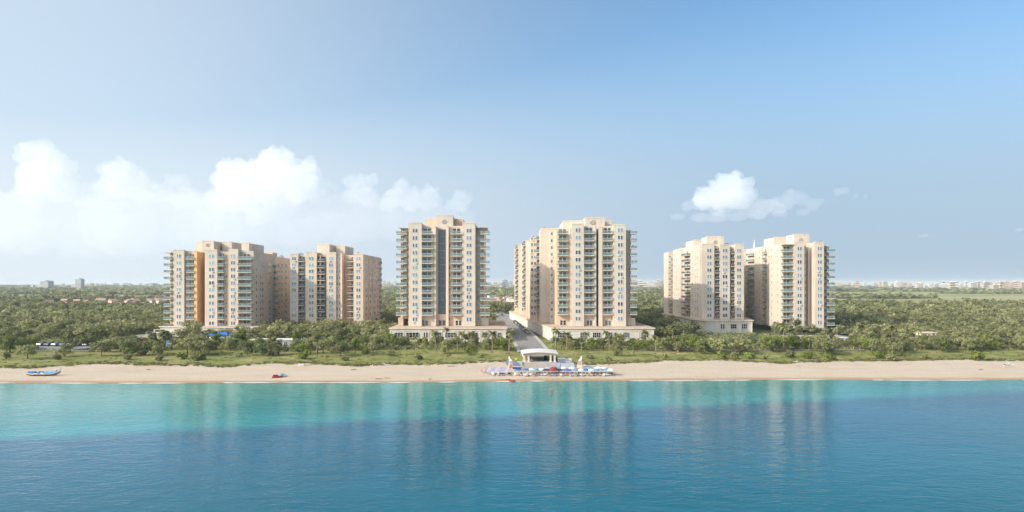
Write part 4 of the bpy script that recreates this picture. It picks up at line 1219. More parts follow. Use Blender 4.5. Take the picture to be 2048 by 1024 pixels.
strip('road', [249.5, 256, 264, 275, 290, 305, 320, 345, 380, 420, 470, 520, 600], road_x, 4.7, .34, ASPHALT)
for sgn in (-1, 1):
    strip('pavement', [262, 275, 290, 305, 320, 345, 380, 420, 470, 520], lambda y, s=sgn: road_x(y) + s * 5.35, .64, .46, CONCRETE)
    m = MB()
    for ya, yb in ((249.6, 254), (254, 258), (258, 262)):
        xa, xb = road_x(ya) + sgn * 4.9, road_x(yb) + sgn * 4.9
        za, zb = gz(xa, ya), gz(xb, yb)
        m.box(min(xa, xb) - .12, max(xa, xb) + .12, ya, yb - .003, za - .3, zb + 1.05, WHITE)
    thing('parapet_wall', f"low white parapet along the {'left' if sgn < 0 else 'right'} side of the ramp behind the pavilion", 'wall', group='ramp parapets', me=m)
strip('path', [y for y in (1, 2)], lambda y: 0, 1, 0, PAVING) if False else None
m = MB()                                                                 # pale footpath across the left lawn
pp = [(-205, 262), (-180, 263), (-160, 264.5), (-140, 264.5), (-128, 263.5)]
for (xa, ya), (xb, yb) in zip(pp, pp[1:]):
    m.face([(xa, ya - .9, gz(xa, ya) + .36), (xb, yb - .9, gz(xb, yb) + .36), (xb, yb + .9, gz(xb, yb) + .36), (xa, ya + .9, gz(xa, ya) + .36)], CONCRETE)
setting('path', m)
m = MB(); pp = [(44, 268), (60, 269), (80, 268.5), (100, 269), (130, 269.5)]
for (xa, ya), (xb, yb) in zip(pp, pp[1:]):
    m.face([(xa, ya - .7, gz(xa, ya) + .36), (xb, yb - .7, gz(xb, yb) + .36), (xb, yb + .7, gz(xb, yb) + .36), (xa, ya + .7, gz(xa, ya) + .36)], CONCRETE)
setting('path', m)
sheet('plaza', [(3.2, 216), (13.8, 216), (15.2, 228), (15.4, 236.6), (2.6, 236.6), (2.8, 228)], .22, PAVING)
sheet('terrace', [(-.2, 224.5), (2.5, 224.5), (2.4, 232), (1.6, 238), (-2.2, 238), (-1.6, 230)], .40, BLUEWALL)
sheet('terrace', [(2.55, 229), (3.3, 229), (3.3, 236.5), (2.45, 236.5)], .62, GREYROOF)
sheet('terrace', [(15.5, 225), (19.4, 225), (19.8, 233), (18.4, 240), (15.6, 240)], .48, GREYROOF)
sheet('plaza', [(-168, 286), (-158, 283), (-146, 287), (-142, 300), (-143, 330), (-156, 339), (-166, 322)], .42, PAVING)
sheet('car_park', [(-182, 271.5), (-158, 271.5), (-158, 288), (-182, 288)], .34, ASPHALT)
sheet('plaza', [(115, 289), (146, 289), (147, 300), (144, 324), (116, 324)], .40, PAVING)
sheet('car_park', [(-26, 505), (4, 505), (2, 545), (-30, 545)], .30, ASPHALT)
sheet('plaza', [(-126, 292), (-113, 292), (-112, 309), (-126, 309)], .40, CONCRETE)

# pavilion with arched white roof
pv = thing('pavilion', 'cream beach pavilion with arched white roof and open front, at the road end', 'pavilion', (8.95, 237, 1.62)); pv.scale = (1, 1, .88)
m = MB(); m.box(-5.6, 5.6, -1.0, 12, -.9, .12, CONCRETE); m.box(-3.6, 3.6, -1.8, -1.002, -.9, -.05, CONCRETE); obj('floor', m, pv)
for x_ in (-4.9, -3.55, 3.55, 4.9):
    m = MB(); m.box(x_ - .28, x_ + .28, 0, .56, .12, 2.50, STUCCO_L); m.box(x_ - .36, x_ + .36, -.08, .64, 2.21, 2.50, WHITE); m.box(x_ - .36, x_ + .36, -.08, .64, .12, .45, WHITE); obj('column', m, pv)
for x_ in (-4.9, 4.9):
    for y_ in (3.6, 7.2, 10.8):
        m = MB(); m.box(x_ - .24, x_ + .24, y_ - .24, y_ + .24, .12, 2.50, STUCCO_L); m.box(x_ - .32, x_ + .32, y_ - .32, y_ + .32, 2.21, 2.50, WHITE); obj('column', m, pv)
m = MB()
m.box(-5.3, 5.3, 0, .5, 2.51, 3.05, STUCCO); m.box(-5.3, -4.7, .503, 11.3, 2.51, 3.05, STUCCO); m.box(4.7, 5.3, .503, 11.3, 2.51, 3.05, STUCCO); obj('beam', m, pv)
m = MB(); n = 16; xs_ = [-6.0 + 12.0 * i / n for i in range(n + 1)]; zz_ = [3.06 + .62 * (1 - (x_ / 6.0) ** 2) for x_ in xs_]
for i in range(n):
    a, c = xs_[i], xs_[i + 1]; za, zc_ = zz_[i], zz_[i + 1]
    m.face([(a, -.9, za + .20), (c, -.9, zc_ + .20), (c, 11.9, zc_ + .20), (a, 11.9, za + .20)], WHITEROOF)
    m.face([(a, 11.9, za), (c, 11.9, zc_), (c, -.9, zc_), (a, -.9, za)], WHITEROOF)
    m.face([(a, -.9, za), (c, -.9, zc_), (c, -.9, zc_ + .20), (a, -.9, za + .20)], WHITEROOF); m.face([(c, 11.9, zc_), (a, 11.9, za), (a, 11.9, za + .20), (c, 11.9, zc_ + .20)], WHITEROOF)
    m.face([(a, .05, 3.055), (c, .05, 3.055), (c, .05, zc_ - .01), (a, .05, za - .01)], STUCCO)
for a, za in ((-6.0, 3.06), (6.0, 3.06)): m.face([(a, -.9, za), (a, -.9, za + .20), (a, 11.9, za + .20), (a, 11.9, za)], WHITEROOF)
obj('roof', m, pv)
m = MB(); m.box(-4.6, -2.6, 11, 11.3, .12, 2.50, STUCCO_W); m.box(2.6, 4.6, 11, 11.3, .12, 2.50, STUCCO_W); m.box(-2.59, 2.59, 11.05, 11.25, 2.0, 2.50, STUCCO_W); obj('back_wall', m, pv)
m = MB(); m.box(-2.6, .6, 6.2, 6.9, .12, 1.15, WOOD); m.box(-2.21, .75, 6.1, 7.0, 1.152, 1.25, WHITE); obj('counter', m, pv)
m = MB(); m.box(-3.4, -2.4, 2.6, 3.2, .12, 1.9, BLUEWALL); m.box(1.6, 2.6, 4.6, 5.2, .12, 2.1, BLACKF); obj('cabinet', m, pv)

# walls and pylons beside the plaza
def wall_thing(label, x0, x1, y0, y1, z0, z1, mat, cope=WHITE, name='low_wall'):
    t = thing(name, label, 'wall', ((x0 + x1) / 2, y0, z0)); cx = (x0 + x1) / 2
    obj('wall_body', MB().box(x0 - cx, x1 - cx, 0, y1 - y0, -.6, z1 - z0 - .12, mat), t)
    obj('coping', MB().box(x0 - cx - .06, x1 - cx + .06, -.06, y1 - y0 + .06, z1 - z0 - .118, z1 - z0, cope), t)
    return t


wall_thing('blue-grey wall panel standing right of the pavilion steps', 14.6, 17.0, 233, 233.4, 1.5, 3.4, BLUEWALL)
wall_thing('orange brick low wall between pavilion plaza and right white pylon', 14.2, 20.4, 219.5, 219.9, 1.0, 1.85, BRICK, STUCCO_L)
wall_thing('dark low wall in front of the left blue-grey terrace', .2, 3.0, 223.4, 223.8, 1.1, 1.75, NAVY, WHITE)
wall_thing('grey stone low wall right of the right white pylon', 21.5, 28.5, 226, 226.5, 1.2, 1.75, CONCRETE, STUCCO_L)
wall_thing('white low wall at the back of the right grey terrace', 15.6, 19.6, 240.1, 240.5, 1.6, 2.5, WHITE)
sr = thing('stair_railing', 'dark slanting stair railing beside the pavilion on its right', 'railing', (14.9, 234, 1.6)); m = MB()
for i in range(6): m.tube([(0, i * .8, .1 + i * .12), (0, i * .8, 1.0 + i * .12)], [.03, .03], METAL, 6)
obj('baluster', m, sr)['kind'] = 'stuff'; obj('handrail', MB().tube([(0, -.2, 1.0), (0, 4.2, 1.62)], [.04, .04], METAL, 6), sr)


def pylon(u, v, label, flip):
    p = at(u, v); t = thing('pylon', label, 'pylon', (p.x, p.y, p.z)); s = -1 if flip else 1
    m = MB(); out = [(-.85, 0), (-.70, 1.6), (-.62, 2.6), (-.80, 3.3), (-.72, 3.9), (-.45, 3.75), (-.30, 3.2), (.35, 2.5), (.55, 1.4), (.62, 0)]
    out = [(s * x_, z_) for x_, z_ in out]
    if flip: out.reverse()
    k = len(out)
    m.face([(x_, -.18, z_) for x_, z_ in out], WHITE); m.face([(x_, .18, z_) for x_, z_ in reversed(out)], WHITE)
    for i in range(k):
        a, c = out[i], out[(i + 1) % k]; m.face([(c[0], -.18, c[1]), (a[0], -.18, a[1]), (a[0], .18, a[1]), (c[0], .18, c[1])], WHITE)
    obj('pylon_body', m, t)
    x0, x1 = sorted((s * -.5, s * .48))
    obj('panel', MB().box(x0, x1, -.215, -.182, 1.15, 2.35, LAVENDER if not flip else TANF), t)
    obj('base_panel', MB().box(x0, x1, -.225, -.182, .12, 1.12, ORANGE if not flip else STUCCO_P), t)
    return t


pylon(1022, 737, 'white curved pylon with orange foot, left of the pavilion plaza', False)
pylon(1159, 737, 'white leaning pylon with tan panel, right of the pavilion plaza', True)
fl = thing('beach_flag', 'small yellow flag on a slanting pole beside the left white pylon', 'flag', tuple(at(1026, 736)))
obj('flag_pole', MB().tube([(0, 0, -.2), (.35, 0, 2.9)], [.035, .025], METAL, 6), fl)
m = MB()
for i in range(4): m.face([(.36 + i * .25, .06 * math.sin(i * 1.6), 2.35 + i * .09), (.36 + (i + 1) * .25, .06 * math.sin((i + 1) * 1.6), 2.35 + (i + 1) * .09), (.36 + (i + 1) * .25, .06 * math.sin((i + 1) * 1.6), 2.85 + i * .06), (.36 + i * .25, .06 * math.sin(i * 1.6), 2.9 + i * .06)], YELLOW)
obj('flag_cloth', m, fl)

# ------------------------------------------------------------------ structures among the trees
aw = thing('awning', 'bright blue fabric awning on posts before the curved terrace', 'awning', (-119.5, 298, gz(-119.5, 298) + .4))
m = MB(); a = [(-4.2, -2.2, 2.3), (4.2, -2.2, 2.6), (4.2, 2.4, 2.9), (-4.2, 2.4, 2.5), (-1.2, 0, 3.3), (3.2, .2, 3.5)]
for q in ((0, 1, 5, 4), (1, 2, 5), (2, 3, 4, 5), (3, 0, 4)): m.face([a[i] for i in q], BLUE)
obj('canopy', m, aw)
for px, py, pz in ((-4.1, -2.1, 2.3), (4.1, -2.1, 2.6), (4.1, 2.3, 2.85), (-4.1, 2.3, 2.45)): obj('post', MB().tube([(px, py, -.3), (px, py, pz)], [.07, .07], WHITE, 8), aw)


def house(name, label, cat, x, y, w_, d_, h_, wall, roof, pitched=False, zg=None, nwin=2):
    z = (gz(x, y) + .3) if zg is None else zg
    t = thing(name, label, cat, (x, y, z)); hw = w_ / 2
    obj('wall', MB().box(-hw, hw, 0, d_, -1.5, h_, wall), t)
    m = MB()
    if pitched:
        r = [(-hw - .4, -.4, h_ + .005), (hw + .4, -.4, h_ + .005), (hw + .4, d_ + .4, h_ + .005), (-hw - .4, d_ + .4, h_ + .005), (-hw * .45, d_ / 2, h_ + 1.5), (hw * .45, d_ / 2, h_ + 1.5)]
        for q in ((0, 1, 5, 4), (1, 2, 5), (2, 3, 4, 5), (3, 0, 4), (3, 2, 1, 0)): m.face([r[i] for i in q], roof)
    else:
        m.box(-hw - .35, hw + .35, -.35, d_ + .35, h_ + .005, h_ + .32, roof)
    obj('roof', m, t)
    fr, pn = window_meshes(1.3, 1.2, 2, SHOPGL)
    for i in range(nwin):
        f = obj('window', fr, t, (-hw + w_ * (i + .5) / (nwin + (1 if nwin > 1 else 0)), -.002, h_ * .55)); obj('pane', pn, f)
    dm = MB(); dm.box(-.5, .5, -.06, -.002, 0, 2.05, WOOD); d = obj('door', dm, t, (hw - 1.1, 0, .02)); obj('handle', MB().box(.3, .38, -.11, -.062, .98, 1.06, METAL), d)
    return t


house('shed', 'long low shed with flat white roof among the trees left of centre', 'shed', -89.5, 277, 18.5, 6.5, 2.5, GREYROOF, WHITEROOF, nwin=4)
house('kiosk', 'small blue and white kiosk among the trees below the leftmost tower', 'kiosk', -131.5, 281, 3.6, 3, 2.5, SKYBLUE, WHITEROOF, nwin=1)
house('villa', 'small flat-roofed pinkish villa among the trees on the right', 'house', 177.5, 311, 6, 5, 2.1, STUCCO_L, STUCCO_P)
wall_thing('pale curved-plaza parapet left of the leftmost tower', -166, -143, 331, 331.5, 4.3, 5.3, WHITE, name='parapet_wall')
wall_thing('pale low wall at the front of the left plaza', -165, -147, 287.6, 288, 3.3, 4.2, STUCCO_L, name='parapet_wall')
wall_thing('white low wall before the oval pool', 116, 138, 290, 290.4, 3.3, 4.3, WHITE)
pl = thing('swimming_pool', 'deep blue oval pool with white rim before the rightmost tower', 'pool', (134, 306, gz(134, 306) + .42))
ring = [(8.2 * math.cos(t * math.pi / 16), 6.4 * math.sin(t * math.pi / 16) * (1 + .15 * math.cos(t * math.pi / 8))) for t in range(32)]
m = MB(); n = 32
for i in range(n):
    (xa, ya), (xb, yb) = ring[i], ring[(i + 1) % n]
    m.face([(xa, ya, .30), (xb, yb, .30), (xb * .9, yb * .88, .30), (xa * .9, ya * .88, .30)][::-1], WHITE); m.face([(xa, ya, -.3), (xb, yb, -.3), (xb, yb, .30), (xa, ya, .30)], WHITE)
    m.face([(xa * .9, ya * .88, .30), (xb * .9, yb * .88, .30), (xb * .9, yb * .88, .05), (xa * .9, ya * .88, .05)], WHITE)
obj('pool_rim', m, pl); m = MB(); m.face([(x_ * .9, y_ * .88, .2) for x_, y_ in ring], POOLM); obj('pool_water', m, pl)
for u_, v_, lab in ((1649, 682, 'dark slim lamp post left of the oval pool'), (1674, 683, 'dark slim lamp post above the oval pool, taller of two'), (1702, 686, 'dark slim lamp post right of the oval pool')):
    p = at(u_, v_); t = thing('lamp_post', lab, 'lamp post', tuple(p)); h_ = 6.5 if u_ == 1674 else 5.2
    obj('pole', MB().tube([(0, 0, -.2), (0, 0, h_)], [.09, .06], METAL, 8), t); obj('lamp_head', MB().box(-.55, .55, -.14, .14, h_ + .002, h_ + .14, METAL), t)
p = at(685, 713); t = thing('marker_post', 'thin red and white post standing on the dune left of centre', 'post', tuple(p)); m = MB()
for i in range(6): m.tube([(0, 0, i * .42), (0, 0, i * .42 + .418)], [.07, .07], REDF if i % 2 == 0 else WHITE, 8)
obj('pole', m, t); obj('cap', MB().tube([(0, 0, 2.525), (0, 0, 2.7)], [.11, .03], REDF, 8), t)
p = at(1356, 711); t = thing('marker_post', 'thin red and white post on the lawn below the slim palm', 'post', tuple(p)); m = MB()
for i in range(4): m.tube([(0, 0, i * .42), (0, 0, i * .42 + .418)], [.07, .07], REDF if i % 2 == 0 else WHITE, 8)
obj('pole', m, t); obj('cap', MB().tube([(0, 0, 1.69), (0, 0, 1.85)], [.11, .03], REDF, 8), t)

# ------------------------------------------------------------------ cars
CARC = {'white': principled('car_white', (0.62, 0.62, 0.60), .3, .03, coat=.6), 'silver': principled('car_silver', (0.36, 0.38, 0.40), .3, .03, metal=.6, coat=.6), 'dark': principled('car_dark', (0.03, 0.035, 0.045), .3, .03, coat=.6),
        'red': principled('car_red', (0.35, 0.03, 0.03), .3, .03, coat=.6), 'blue': principled('car_blue', (0.04, 0.09, 0.28), .3, .03, coat=.6)}
CARG = glassy('car_glass', (0.015, 0.02, 0.025), (0.03, 0.04, 0.05), .06, .1)
_car = {}


def car_meshes(c):
    if c in _car: return _car[c]
    prof = [(-2.15, .32), (-2.2, .62), (-2.1, .88), (-1.35, .98), (1.95, 1.02), (2.12, .85), (2.15, .35)]
    m = MB(); P = CARC[c]; n = len(prof)
    def ring(k, w_): return [(x_, k * w_, z_) for x_, z_ in prof]
    A, B = ring(-1, .86), ring(1, .86)
    m.face(A, P); m.face(B[::-1], P)
    for i in range(n): j = (i + 1) % n; m.face([A[j], A[i], B[i], B[j]], P)
    cab = [(-1.15, 1.0, .80), (-.45, 1.45, .66), (1.15, 1.48, .66), (1.85, 1.02, .80)]
    for i in (0, 1, 2): pass
    m.face([(cab[1][0], -.66, 1.46), (cab[2][0], -.66, 1.49), (cab[2][0], .66, 1.49), (cab[1][0], .66, 1.46)], P)
    g = MB()
    L = [(x_, -w_, z_) for x_, z_, w_ in cab]; Rr = [(x_, w_, z_) for x_, z_, w_ in cab]
    g.face(L, CARG); g.face(Rr[::-1], CARG); g.face([L[1], L[0], Rr[0], Rr[1]], CARG); g.face([L[3], L[2], Rr[2], Rr[3]], CARG)
    wh = MB(); wh.tube([(0, -.1, 0), (0, .1, 0)], [.32, .32], TYRE, 12); wh.tube([(0, -.105, 0), (0, .105, 0)], [.17, .17], METAL, 10)
    hl = MB(); hl.box(-.03, .03, -.16, .16, -.07, .07, WHITE)
    _car[c] = (m.mesh('body'), g.mesh('windows'), wh.mesh('wheel'), hl.mesh('headlight'))
    return _car[c]


def car(c, x, y, rz, label, group, lift=.36):
    bd, gl, wh, hl = car_meshes(c)
    t = thing('parked_car', label, 'car', (x, y, gz(x, y) + lift), rz, group)
    obj('body', bd, t); obj('window_glass', gl, t)
    for wx in (-1.35, 1.35):
        for wy in (-.80, .80): obj('wheel', wh, t, (wx, wy, .32))
    for wy in (-.58, .58): obj('headlight', hl, t, (-2.17, wy, .68))


ORD = ['first', 'second', 'third', 'fourth', 'fifth', 'sixth', 'seventh', 'eighth', 'ninth', 'tenth']
cols = ['silver', 'dark', 'white', 'dark', 'blue', 'silver', 'dark', 'white', 'silver', 'dark']
y = 333
for i in range(10):
    car(cols[i], road_x(y) + 3.3, y, math.pi / 2 + .062, f'{cols[i]} car parked along the right podium wall, {ORD[i]} from the beach', 'cars parked along the podium wall'); y += R.uniform(7, 13)
cols = ['white', 'white', 'dark', 'silver', 'white', 'red', 'white', 'dark']
for i in range(8): car(cols[i], -23.5 + i * 3.3, 511 + R.uniform(-.4, .4), math.pi / 2, f'{cols[i]} car in the lot at the far end of the road, {ORD[i]} from the left', 'cars in the far car park', .32)
cols = ['silver', 'dark', 'silver', 'blue', 'white', 'dark', 'silver', 'red']
for i in range(8): car(cols[i], -180 + i * 2.9, 280 + R.uniform(-.3, .3), math.pi / 2 - .1, f'{cols[i]} car in the left car park, {ORD[i]} from the left', 'cars in the left car park')
cols = ['white', 'white', 'silver', 'white', 'dark', 'white']
for i in range(6): car(cols[i], -124.5 + i * 2.3, 305 + R.uniform(-.3, .3), math.pi / 2, f'{cols[i]} car behind the blue awning, {ORD[i]} from the left', 'cars behind the blue awning', .42)
cols = ['white', 'red', 'white']
for i in range(3): car(cols[i], 171.5 + i * 3.4, 305.3, math.pi / 2, f'{cols[i]} car before the flat-roofed villa, {ORD[i]} from the left', 'cars before the villa')
# ------------------------------------------------------------------ people: one skinned body each
POSES = {
    'stand': dict(pel=(0, 0, .95), chest=(0, 0, 1.33), neck=(0, 0, 1.50), head=(0, -.02, 1.64), crown=(0, -.01, 1.74),
                  arms=[((.19, 0, 1.43), (.27, .03, 1.14), (.28, -.06, .88)), ((-.19, 0, 1.43), (-.29, .02, 1.14), (-.26, -.12, .90))], legs=[((.10, 0, .90), (.11, -.02, .49), (.12, .02, .08), (.13, -.14, .04)), ((-.10, 0, .90), (-.12, -.04, .49), (-.13, .02, .08), (-.15, -.14, .04))]),
    'wade': dict(pel=(0, 0, .95), chest=(0, -.03, 1.33), neck=(0, -.04, 1.50), head=(0, -.07, 1.64), crown=(0, -.06, 1.74),
                 arms=[((.19, -.02, 1.43), (.40, -.02, 1.22), (.56, -.15, 1.06)), ((-.19, -.02, 1.43), (-.38, 0, 1.20), (-.55, -.12, 1.08))], legs=[((.10, 0, .90), (.13, -.08, .49), (.14, .06, .08), (.15, -.10, .04)), ((-.10, 0, .90), (-.14, .02, .49), (-.15, .12, .08), (-.16, -.04, .04))]),
    'lie': dict(pel=(0, 0, .12), chest=(0, .40, .14), neck=(0, .58, .15), head=(0, .72, .19), crown=(0, .82, .20),
                arms=[((.19, .50, .13), (.34, .28, .09), (.30, .02, .07)), ((-.19, .50, .13), (-.38, .62, .10), (-.24, .84, .09))], legs=[((.10, -.05, .11), (.13, -.46, .22), (.14, -.82, .07), (.16, -.90, .14)), ((-.10, -.05, .11), (-.14, -.47, .09), (-.17, -.89, .07), (-.20, -.97, .16))]),
    'sit': dict(pel=(0, 0, .12), chest=(0, .10, .50), neck=(0, .10, .67), head=(0, .06, .81), crown=(0, .07, .91),
                arms=[((.19, .10, .60), (.30, -.08, .42), (.18, -.34, .46)), ((-.19, .10, .60), (-.32, .18, .34), (-.34, .30, .08))], legs=[((.10, -.05, .12), (.14, -.42, .46), (.15, -.56, .08), (.16, -.70, .05)), ((-.10, -.05, .12), (-.16, -.44, .30), (-.16, -.74, .07), (-.17, -.86, .09))]),
    'recline': dict(pel=(0, 0, .12), chest=(0, .34, .34), neck=(0, .48, .46), head=(0, .56, .59), crown=(0, .60, .69),
                    arms=[((.19, .40, .40), (.32, .18, .24), (.24, -.08, .20)), ((-.19, .40, .40), (-.33, .20, .22), (-.27, -.06, .14))], legs=[((.10, -.05, .12), (.13, -.46, .24), (.13, -.86, .07), (.15, -.96, .14)), ((-.10, -.05, .12), (-.13, -.48, .10), (-.15, -.90, .07), (-.17, -.98, .16))]),
}


def person(pose, label, loc, rz, skin, cloth, top=None, hair=HAIR, scale=1.0):
    J = POSES[pose]; me = bpy.data.meshes.new('person'); V, E, Rd = [], [], []

    def add(p, r, prev):
        V.append(tuple(p)); Rd.append(r)
        if prev is not None: E.append((prev, len(V) - 1))
        return len(V) - 1
    pe, ch, nk, hd, cr = (Vector(J[k]) for k in ('pel', 'chest', 'neck', 'head', 'crown'))
    a = add(pe, (.145, .10), None); m_ = add(pe.lerp(ch, .5), (.125, .09), a); c = add(ch, (.155, .105), m_); n = add(nk, (.055, .055), c); h = add(hd, (.088, .10), n); add(cr, (.070, .078), h)
    fwd = Vector((0, -1, 0)) if pose not in ('lie', 'recline') else Vector((0, -.35, 1)).normalized()
    add(hd + fwd * .115, (.016, .016), h)                                   # nose
    for sh, el_, wr in J['arms']:
        s = add(sh, (.055, .055), c); e = add(el_, (.042, .042), s); w_ = add(wr, (.030, .030), e)
        d = (Vector(wr) - Vector(el_)).normalized(); sd = d.cross(Vector((0, 1, .3))).normalized()
        pm = add(Vector(wr) + d * .07, (.036, .02), w_)
        for k, (o_, ln) in enumerate(((-.030, .065), (-.010, .080), (.010, .085), (.030, .070))):
            f1 = add(Vector(wr) + d * (.10 + ln * .3) + sd * o_, (.010, .010), pm); add(Vector(wr) + d * (.10 + ln) + sd * o_ * 1.1 + Vector((0, -.012, 0)), (.008, .008), f1)
        t1 = add(Vector(wr) + d * .05 + sd * -.05, (.011, .011), pm); add(Vector(wr) + d * .09 + sd * -.065, (.009, .009), t1)
    for hp, kn, an_, to in J['legs']:
        q = add(hp, (.088, .088), a); k = add(kn, (.060, .060), q); f = add(an_, (.042, .042), k); add(to, (.038, .026), f)
    me.from_pydata(V, E, []); me.materials.append(skin)
    o = thing('person', label, 'person', loc, rz, me=me); o.scale = (scale,) * 3
    md = o.modifiers.new('skin', 'SKIN'); sv_ = me.skin_vertices[0].data
    for i, r in enumerate(Rd): sv_[i].radius = r; sv_[i].use_root = i == 0
    md.use_smooth_shade = True
    sb = o.modifiers.new('subsurf', 'SUBSURF'); sb.levels = 1; sb.render_levels = 1
    # hair cap
    hm = MB(); ax = (cr - hd).normalized(); back = -fwd
    hm.tube([hd + back * .035 - ax * .05, hd + back * .03 + ax * .02, hd + back * .015 + ax * .09, hd + ax * .145], [.085, .118, .105, .03], hair, 10)
    obj('hair', hm.mesh('hair', True), o)
    # shorts / swimwear over hips and thighs
    cm = MB(); up = (ch - pe).normalized()
    cm.tube([pe - up * .09, pe, pe + up * .10], [.150, .168, .150], cloth, 12)
    for hp, kn, *_ in J['legs']: cm.tube([Vector(hp) + (Vector(hp) - Vector(kn)) * .05, Vector(hp).lerp(Vector(kn), .35)], [.108, .100], cloth, 10)
    obj('shorts', cm.mesh('shorts', True), o)
    if top:
        tm = MB(); tm.tube([pe + up * .08, pe.lerp(ch, .55), ch, ch + up * .12], [.152, .160, .182, .10], top, 12)
        for sh, el_, wr in J['arms']: tm.tube([Vector(sh).lerp(ch, .3), Vector(sh), Vector(sh).lerp(Vector(el_), .55)], [.075, .082, .066], top, 8)
        obj('shirt', tm.mesh('shirt', True), o)
    return o


# ------------------------------------------------------------------ beach furniture
_par = {}


def parasol_meshes(mat, mat2=None):
    key = (mat.name, mat2.name if mat2 else '')
    if key in _par: return _par[key]
    m = MB(); n = 8; r = 1.32
    for i in range(n):
        a0, a1 = 2 * math.pi * i / n, 2 * math.pi * (i + 1) / n; mt = mat2 if (mat2 and i % 2) else mat
        rings = [(0.03, 2.42), (.5, 2.33), (.95, 2.18), (r, 1.98)]
        for (ra, za), (rb, zb) in zip(rings, rings[1:]):
            m.face([(ra * math.cos(a0), ra * math.sin(a0), za), (rb * math.cos(a0), rb * math.sin(a0), zb), (rb * math.cos(a1), rb * math.sin(a1), zb), (ra * math.cos(a1), ra * math.sin(a1), za)], mt)
        mid = (a0 + a1) / 2; q = [(r * math.cos(a0), r * math.sin(a0)), (r * .97 * math.cos(mid), r * .97 * math.sin(mid)), (r * math.cos(a1), r * math.sin(a1))]
        for (xa, ya), (xb, yb), za, zb in ((q[0], q[1], 1.83, 1.78), (q[1], q[2], 1.78, 1.83)): m.face([(xa, ya, za), (xb, yb, zb), (xb, yb, 1.98), (xa, ya, 1.98)], mt)
    p = MB(); p.tube([(0, 0, -.25), (0, 0, 2.38)], [.028, .024], WHITE, 8); p.tube([(0, 0, 2.43), (0, 0, 2.52)], [.04, .02], WHITE, 8)
    rb_ = MB()
    for i in range(n):
        a = 2 * math.pi * i / n; rb_.tube([(.03, 0, 1.75) if False else (.04 * math.cos(a), .04 * math.sin(a), 1.80), (.72 * math.cos(a), .72 * math.sin(a), 2.24)], [.012, .010], METAL, 4)
    _par[key] = (m.mesh('canopy'), p.mesh('pole'), rb_.mesh('rib'))
    return _par[key]


def parasol(mat, x, y, label, mat2=None, s=1.0, tilt=0.0):
    c, p, rb_ = parasol_meshes(mat, mat2)
    t = thing('parasol', label, 'parasol', (x, y, gz(x, y)), R.uniform(0, .7), 'parasols in the rows before the pavilion'); t.scale = (s, s, .84); t.rotation_euler[0] = tilt
    k = obj('canopy', c, t); obj('rib', rb_, k)['kind'] = 'stuff'; obj('pole', p, t)


_lo = {}


def lounger_meshes(mat, pillow):
    key = (mat.name, pillow.name)
    if key in _lo: return _lo[key]
    f = MB()
    for sx in (-.31, .31): f.box(sx - .03, sx + .03, -1.0, .9, .27, .33, WHITE)
    for yy in (-.97, -.05, .87): f.box(-.278, .278, yy - .03, yy + .03, .272, .328, WHITE)
    lg = MB().box(-.03, .03, -.03, .03, -.1, .268, WHITE)
    c = MB(); prof = [(-1.0, .335), (-1.0, .42), (.12, .42), (.92, .86), (.98, .79), (.14, .335)]
    A = [(-.33, y_, z_) for y_, z_ in prof]; B = [(.33, y_, z_) for y_, z_ in prof]
    c.face(A[::-1], mat); c.face(B, mat)
    for i in range(6): j = (i + 1) % 6; c.face([A[i], A[j], B[j], B[i]][::-1], mat)
    pl_ = MB(); pl_.box(-.24, .24, -.10, .10, -.04, .05, pillow)
    _lo[key] = (f.mesh('frame'), lg.mesh('leg'), c.mesh('cushion'), pl_.mesh('pillow'))
    return _lo[key]


def lounger(mat, x, y, rz, label, pillow=WHITEF, group='sun loungers under the parasols'):
    f, lg, c, p = lounger_meshes(mat, pillow)
    t = thing('sun_lounger', label, 'sun lounger', (x, y, gz(x, y) + .02), rz, group)
    obj('frame', f, t); q = obj('cushion', c, t); pi = obj('pillow', p, q, (0, .74, .80)); pi.rotation_euler = (.5, 0, 0)
    for sx in (-.31, .31):
        for sy in (-.9, .8): obj('leg', lg, t, (sx, sy, 0))
    return t


CN = {BLUE: 'blue', SKYBLUE: 'sky-blue', WHITEF: 'white', NAVY: 'navy', REDF: 'red', BLACKF: 'black', TEAL: 'teal', LAVENDER: 'lavender', TANF: 'tan', ORANGE: 'orange'}
front = [(1036, BLUE), (1052, BLUE), (1063, WHITEF), (1072, SKYBLUE), (1083, WHITEF), (1092, NAVY), (1104, REDF), (1116, BLACKF), (1134.5, BLUE), (1151, SKYBLUE), (1161, WHITEF), (1171, BLUE), (1182, WHITEF), (1191, SKYBLUE), (1202, TEAL), (1212, SKYBLUE), (1221, WHITEF)]
nth = ['leftmost', 'second', 'third', 'fourth', 'fifth', 'sixth', 'seventh', 'eighth', 'ninth', 'tenth', 'eleventh', 'twelfth', 'thirteenth', 'fourteenth', 'fifteenth', 'sixteenth', 'rightmost']
for i, (u, mt) in enumerate(front):
    p = at(u, 751)
    parasol(mt, p.x, p.y + R.uniform(-.5, .5), f'{CN[mt]} parasol, {nth[i]} from the left in the front row', None, R.uniform(.85, .98), R.uniform(-.06, .06))
back = [(1097, LAVENDER), (1108, REDF), (1118, SKYBLUE), (1127, WHITEF), (1144, WHITEF), (1178, SKYBLUE), (1197, WHITEF), (1208, WHITEF)]
for i, (u, mt) in enumerate(back):
    p = at(u, 747)
    parasol(mt, p.x, p.y + R.uniform(-.4, .4), f'{CN[mt]} parasol, {nth[i]} from the left in the back row', None, R.uniform(.85, .95), R.uniform(-.06, .06))
lc = [WHITEF, TANF, WHITEF, WHITEF, TANF, WHITEF, LAVENDER, ORANGE, TANF, WHITEF]
k = 0; seats = []
u = 1030
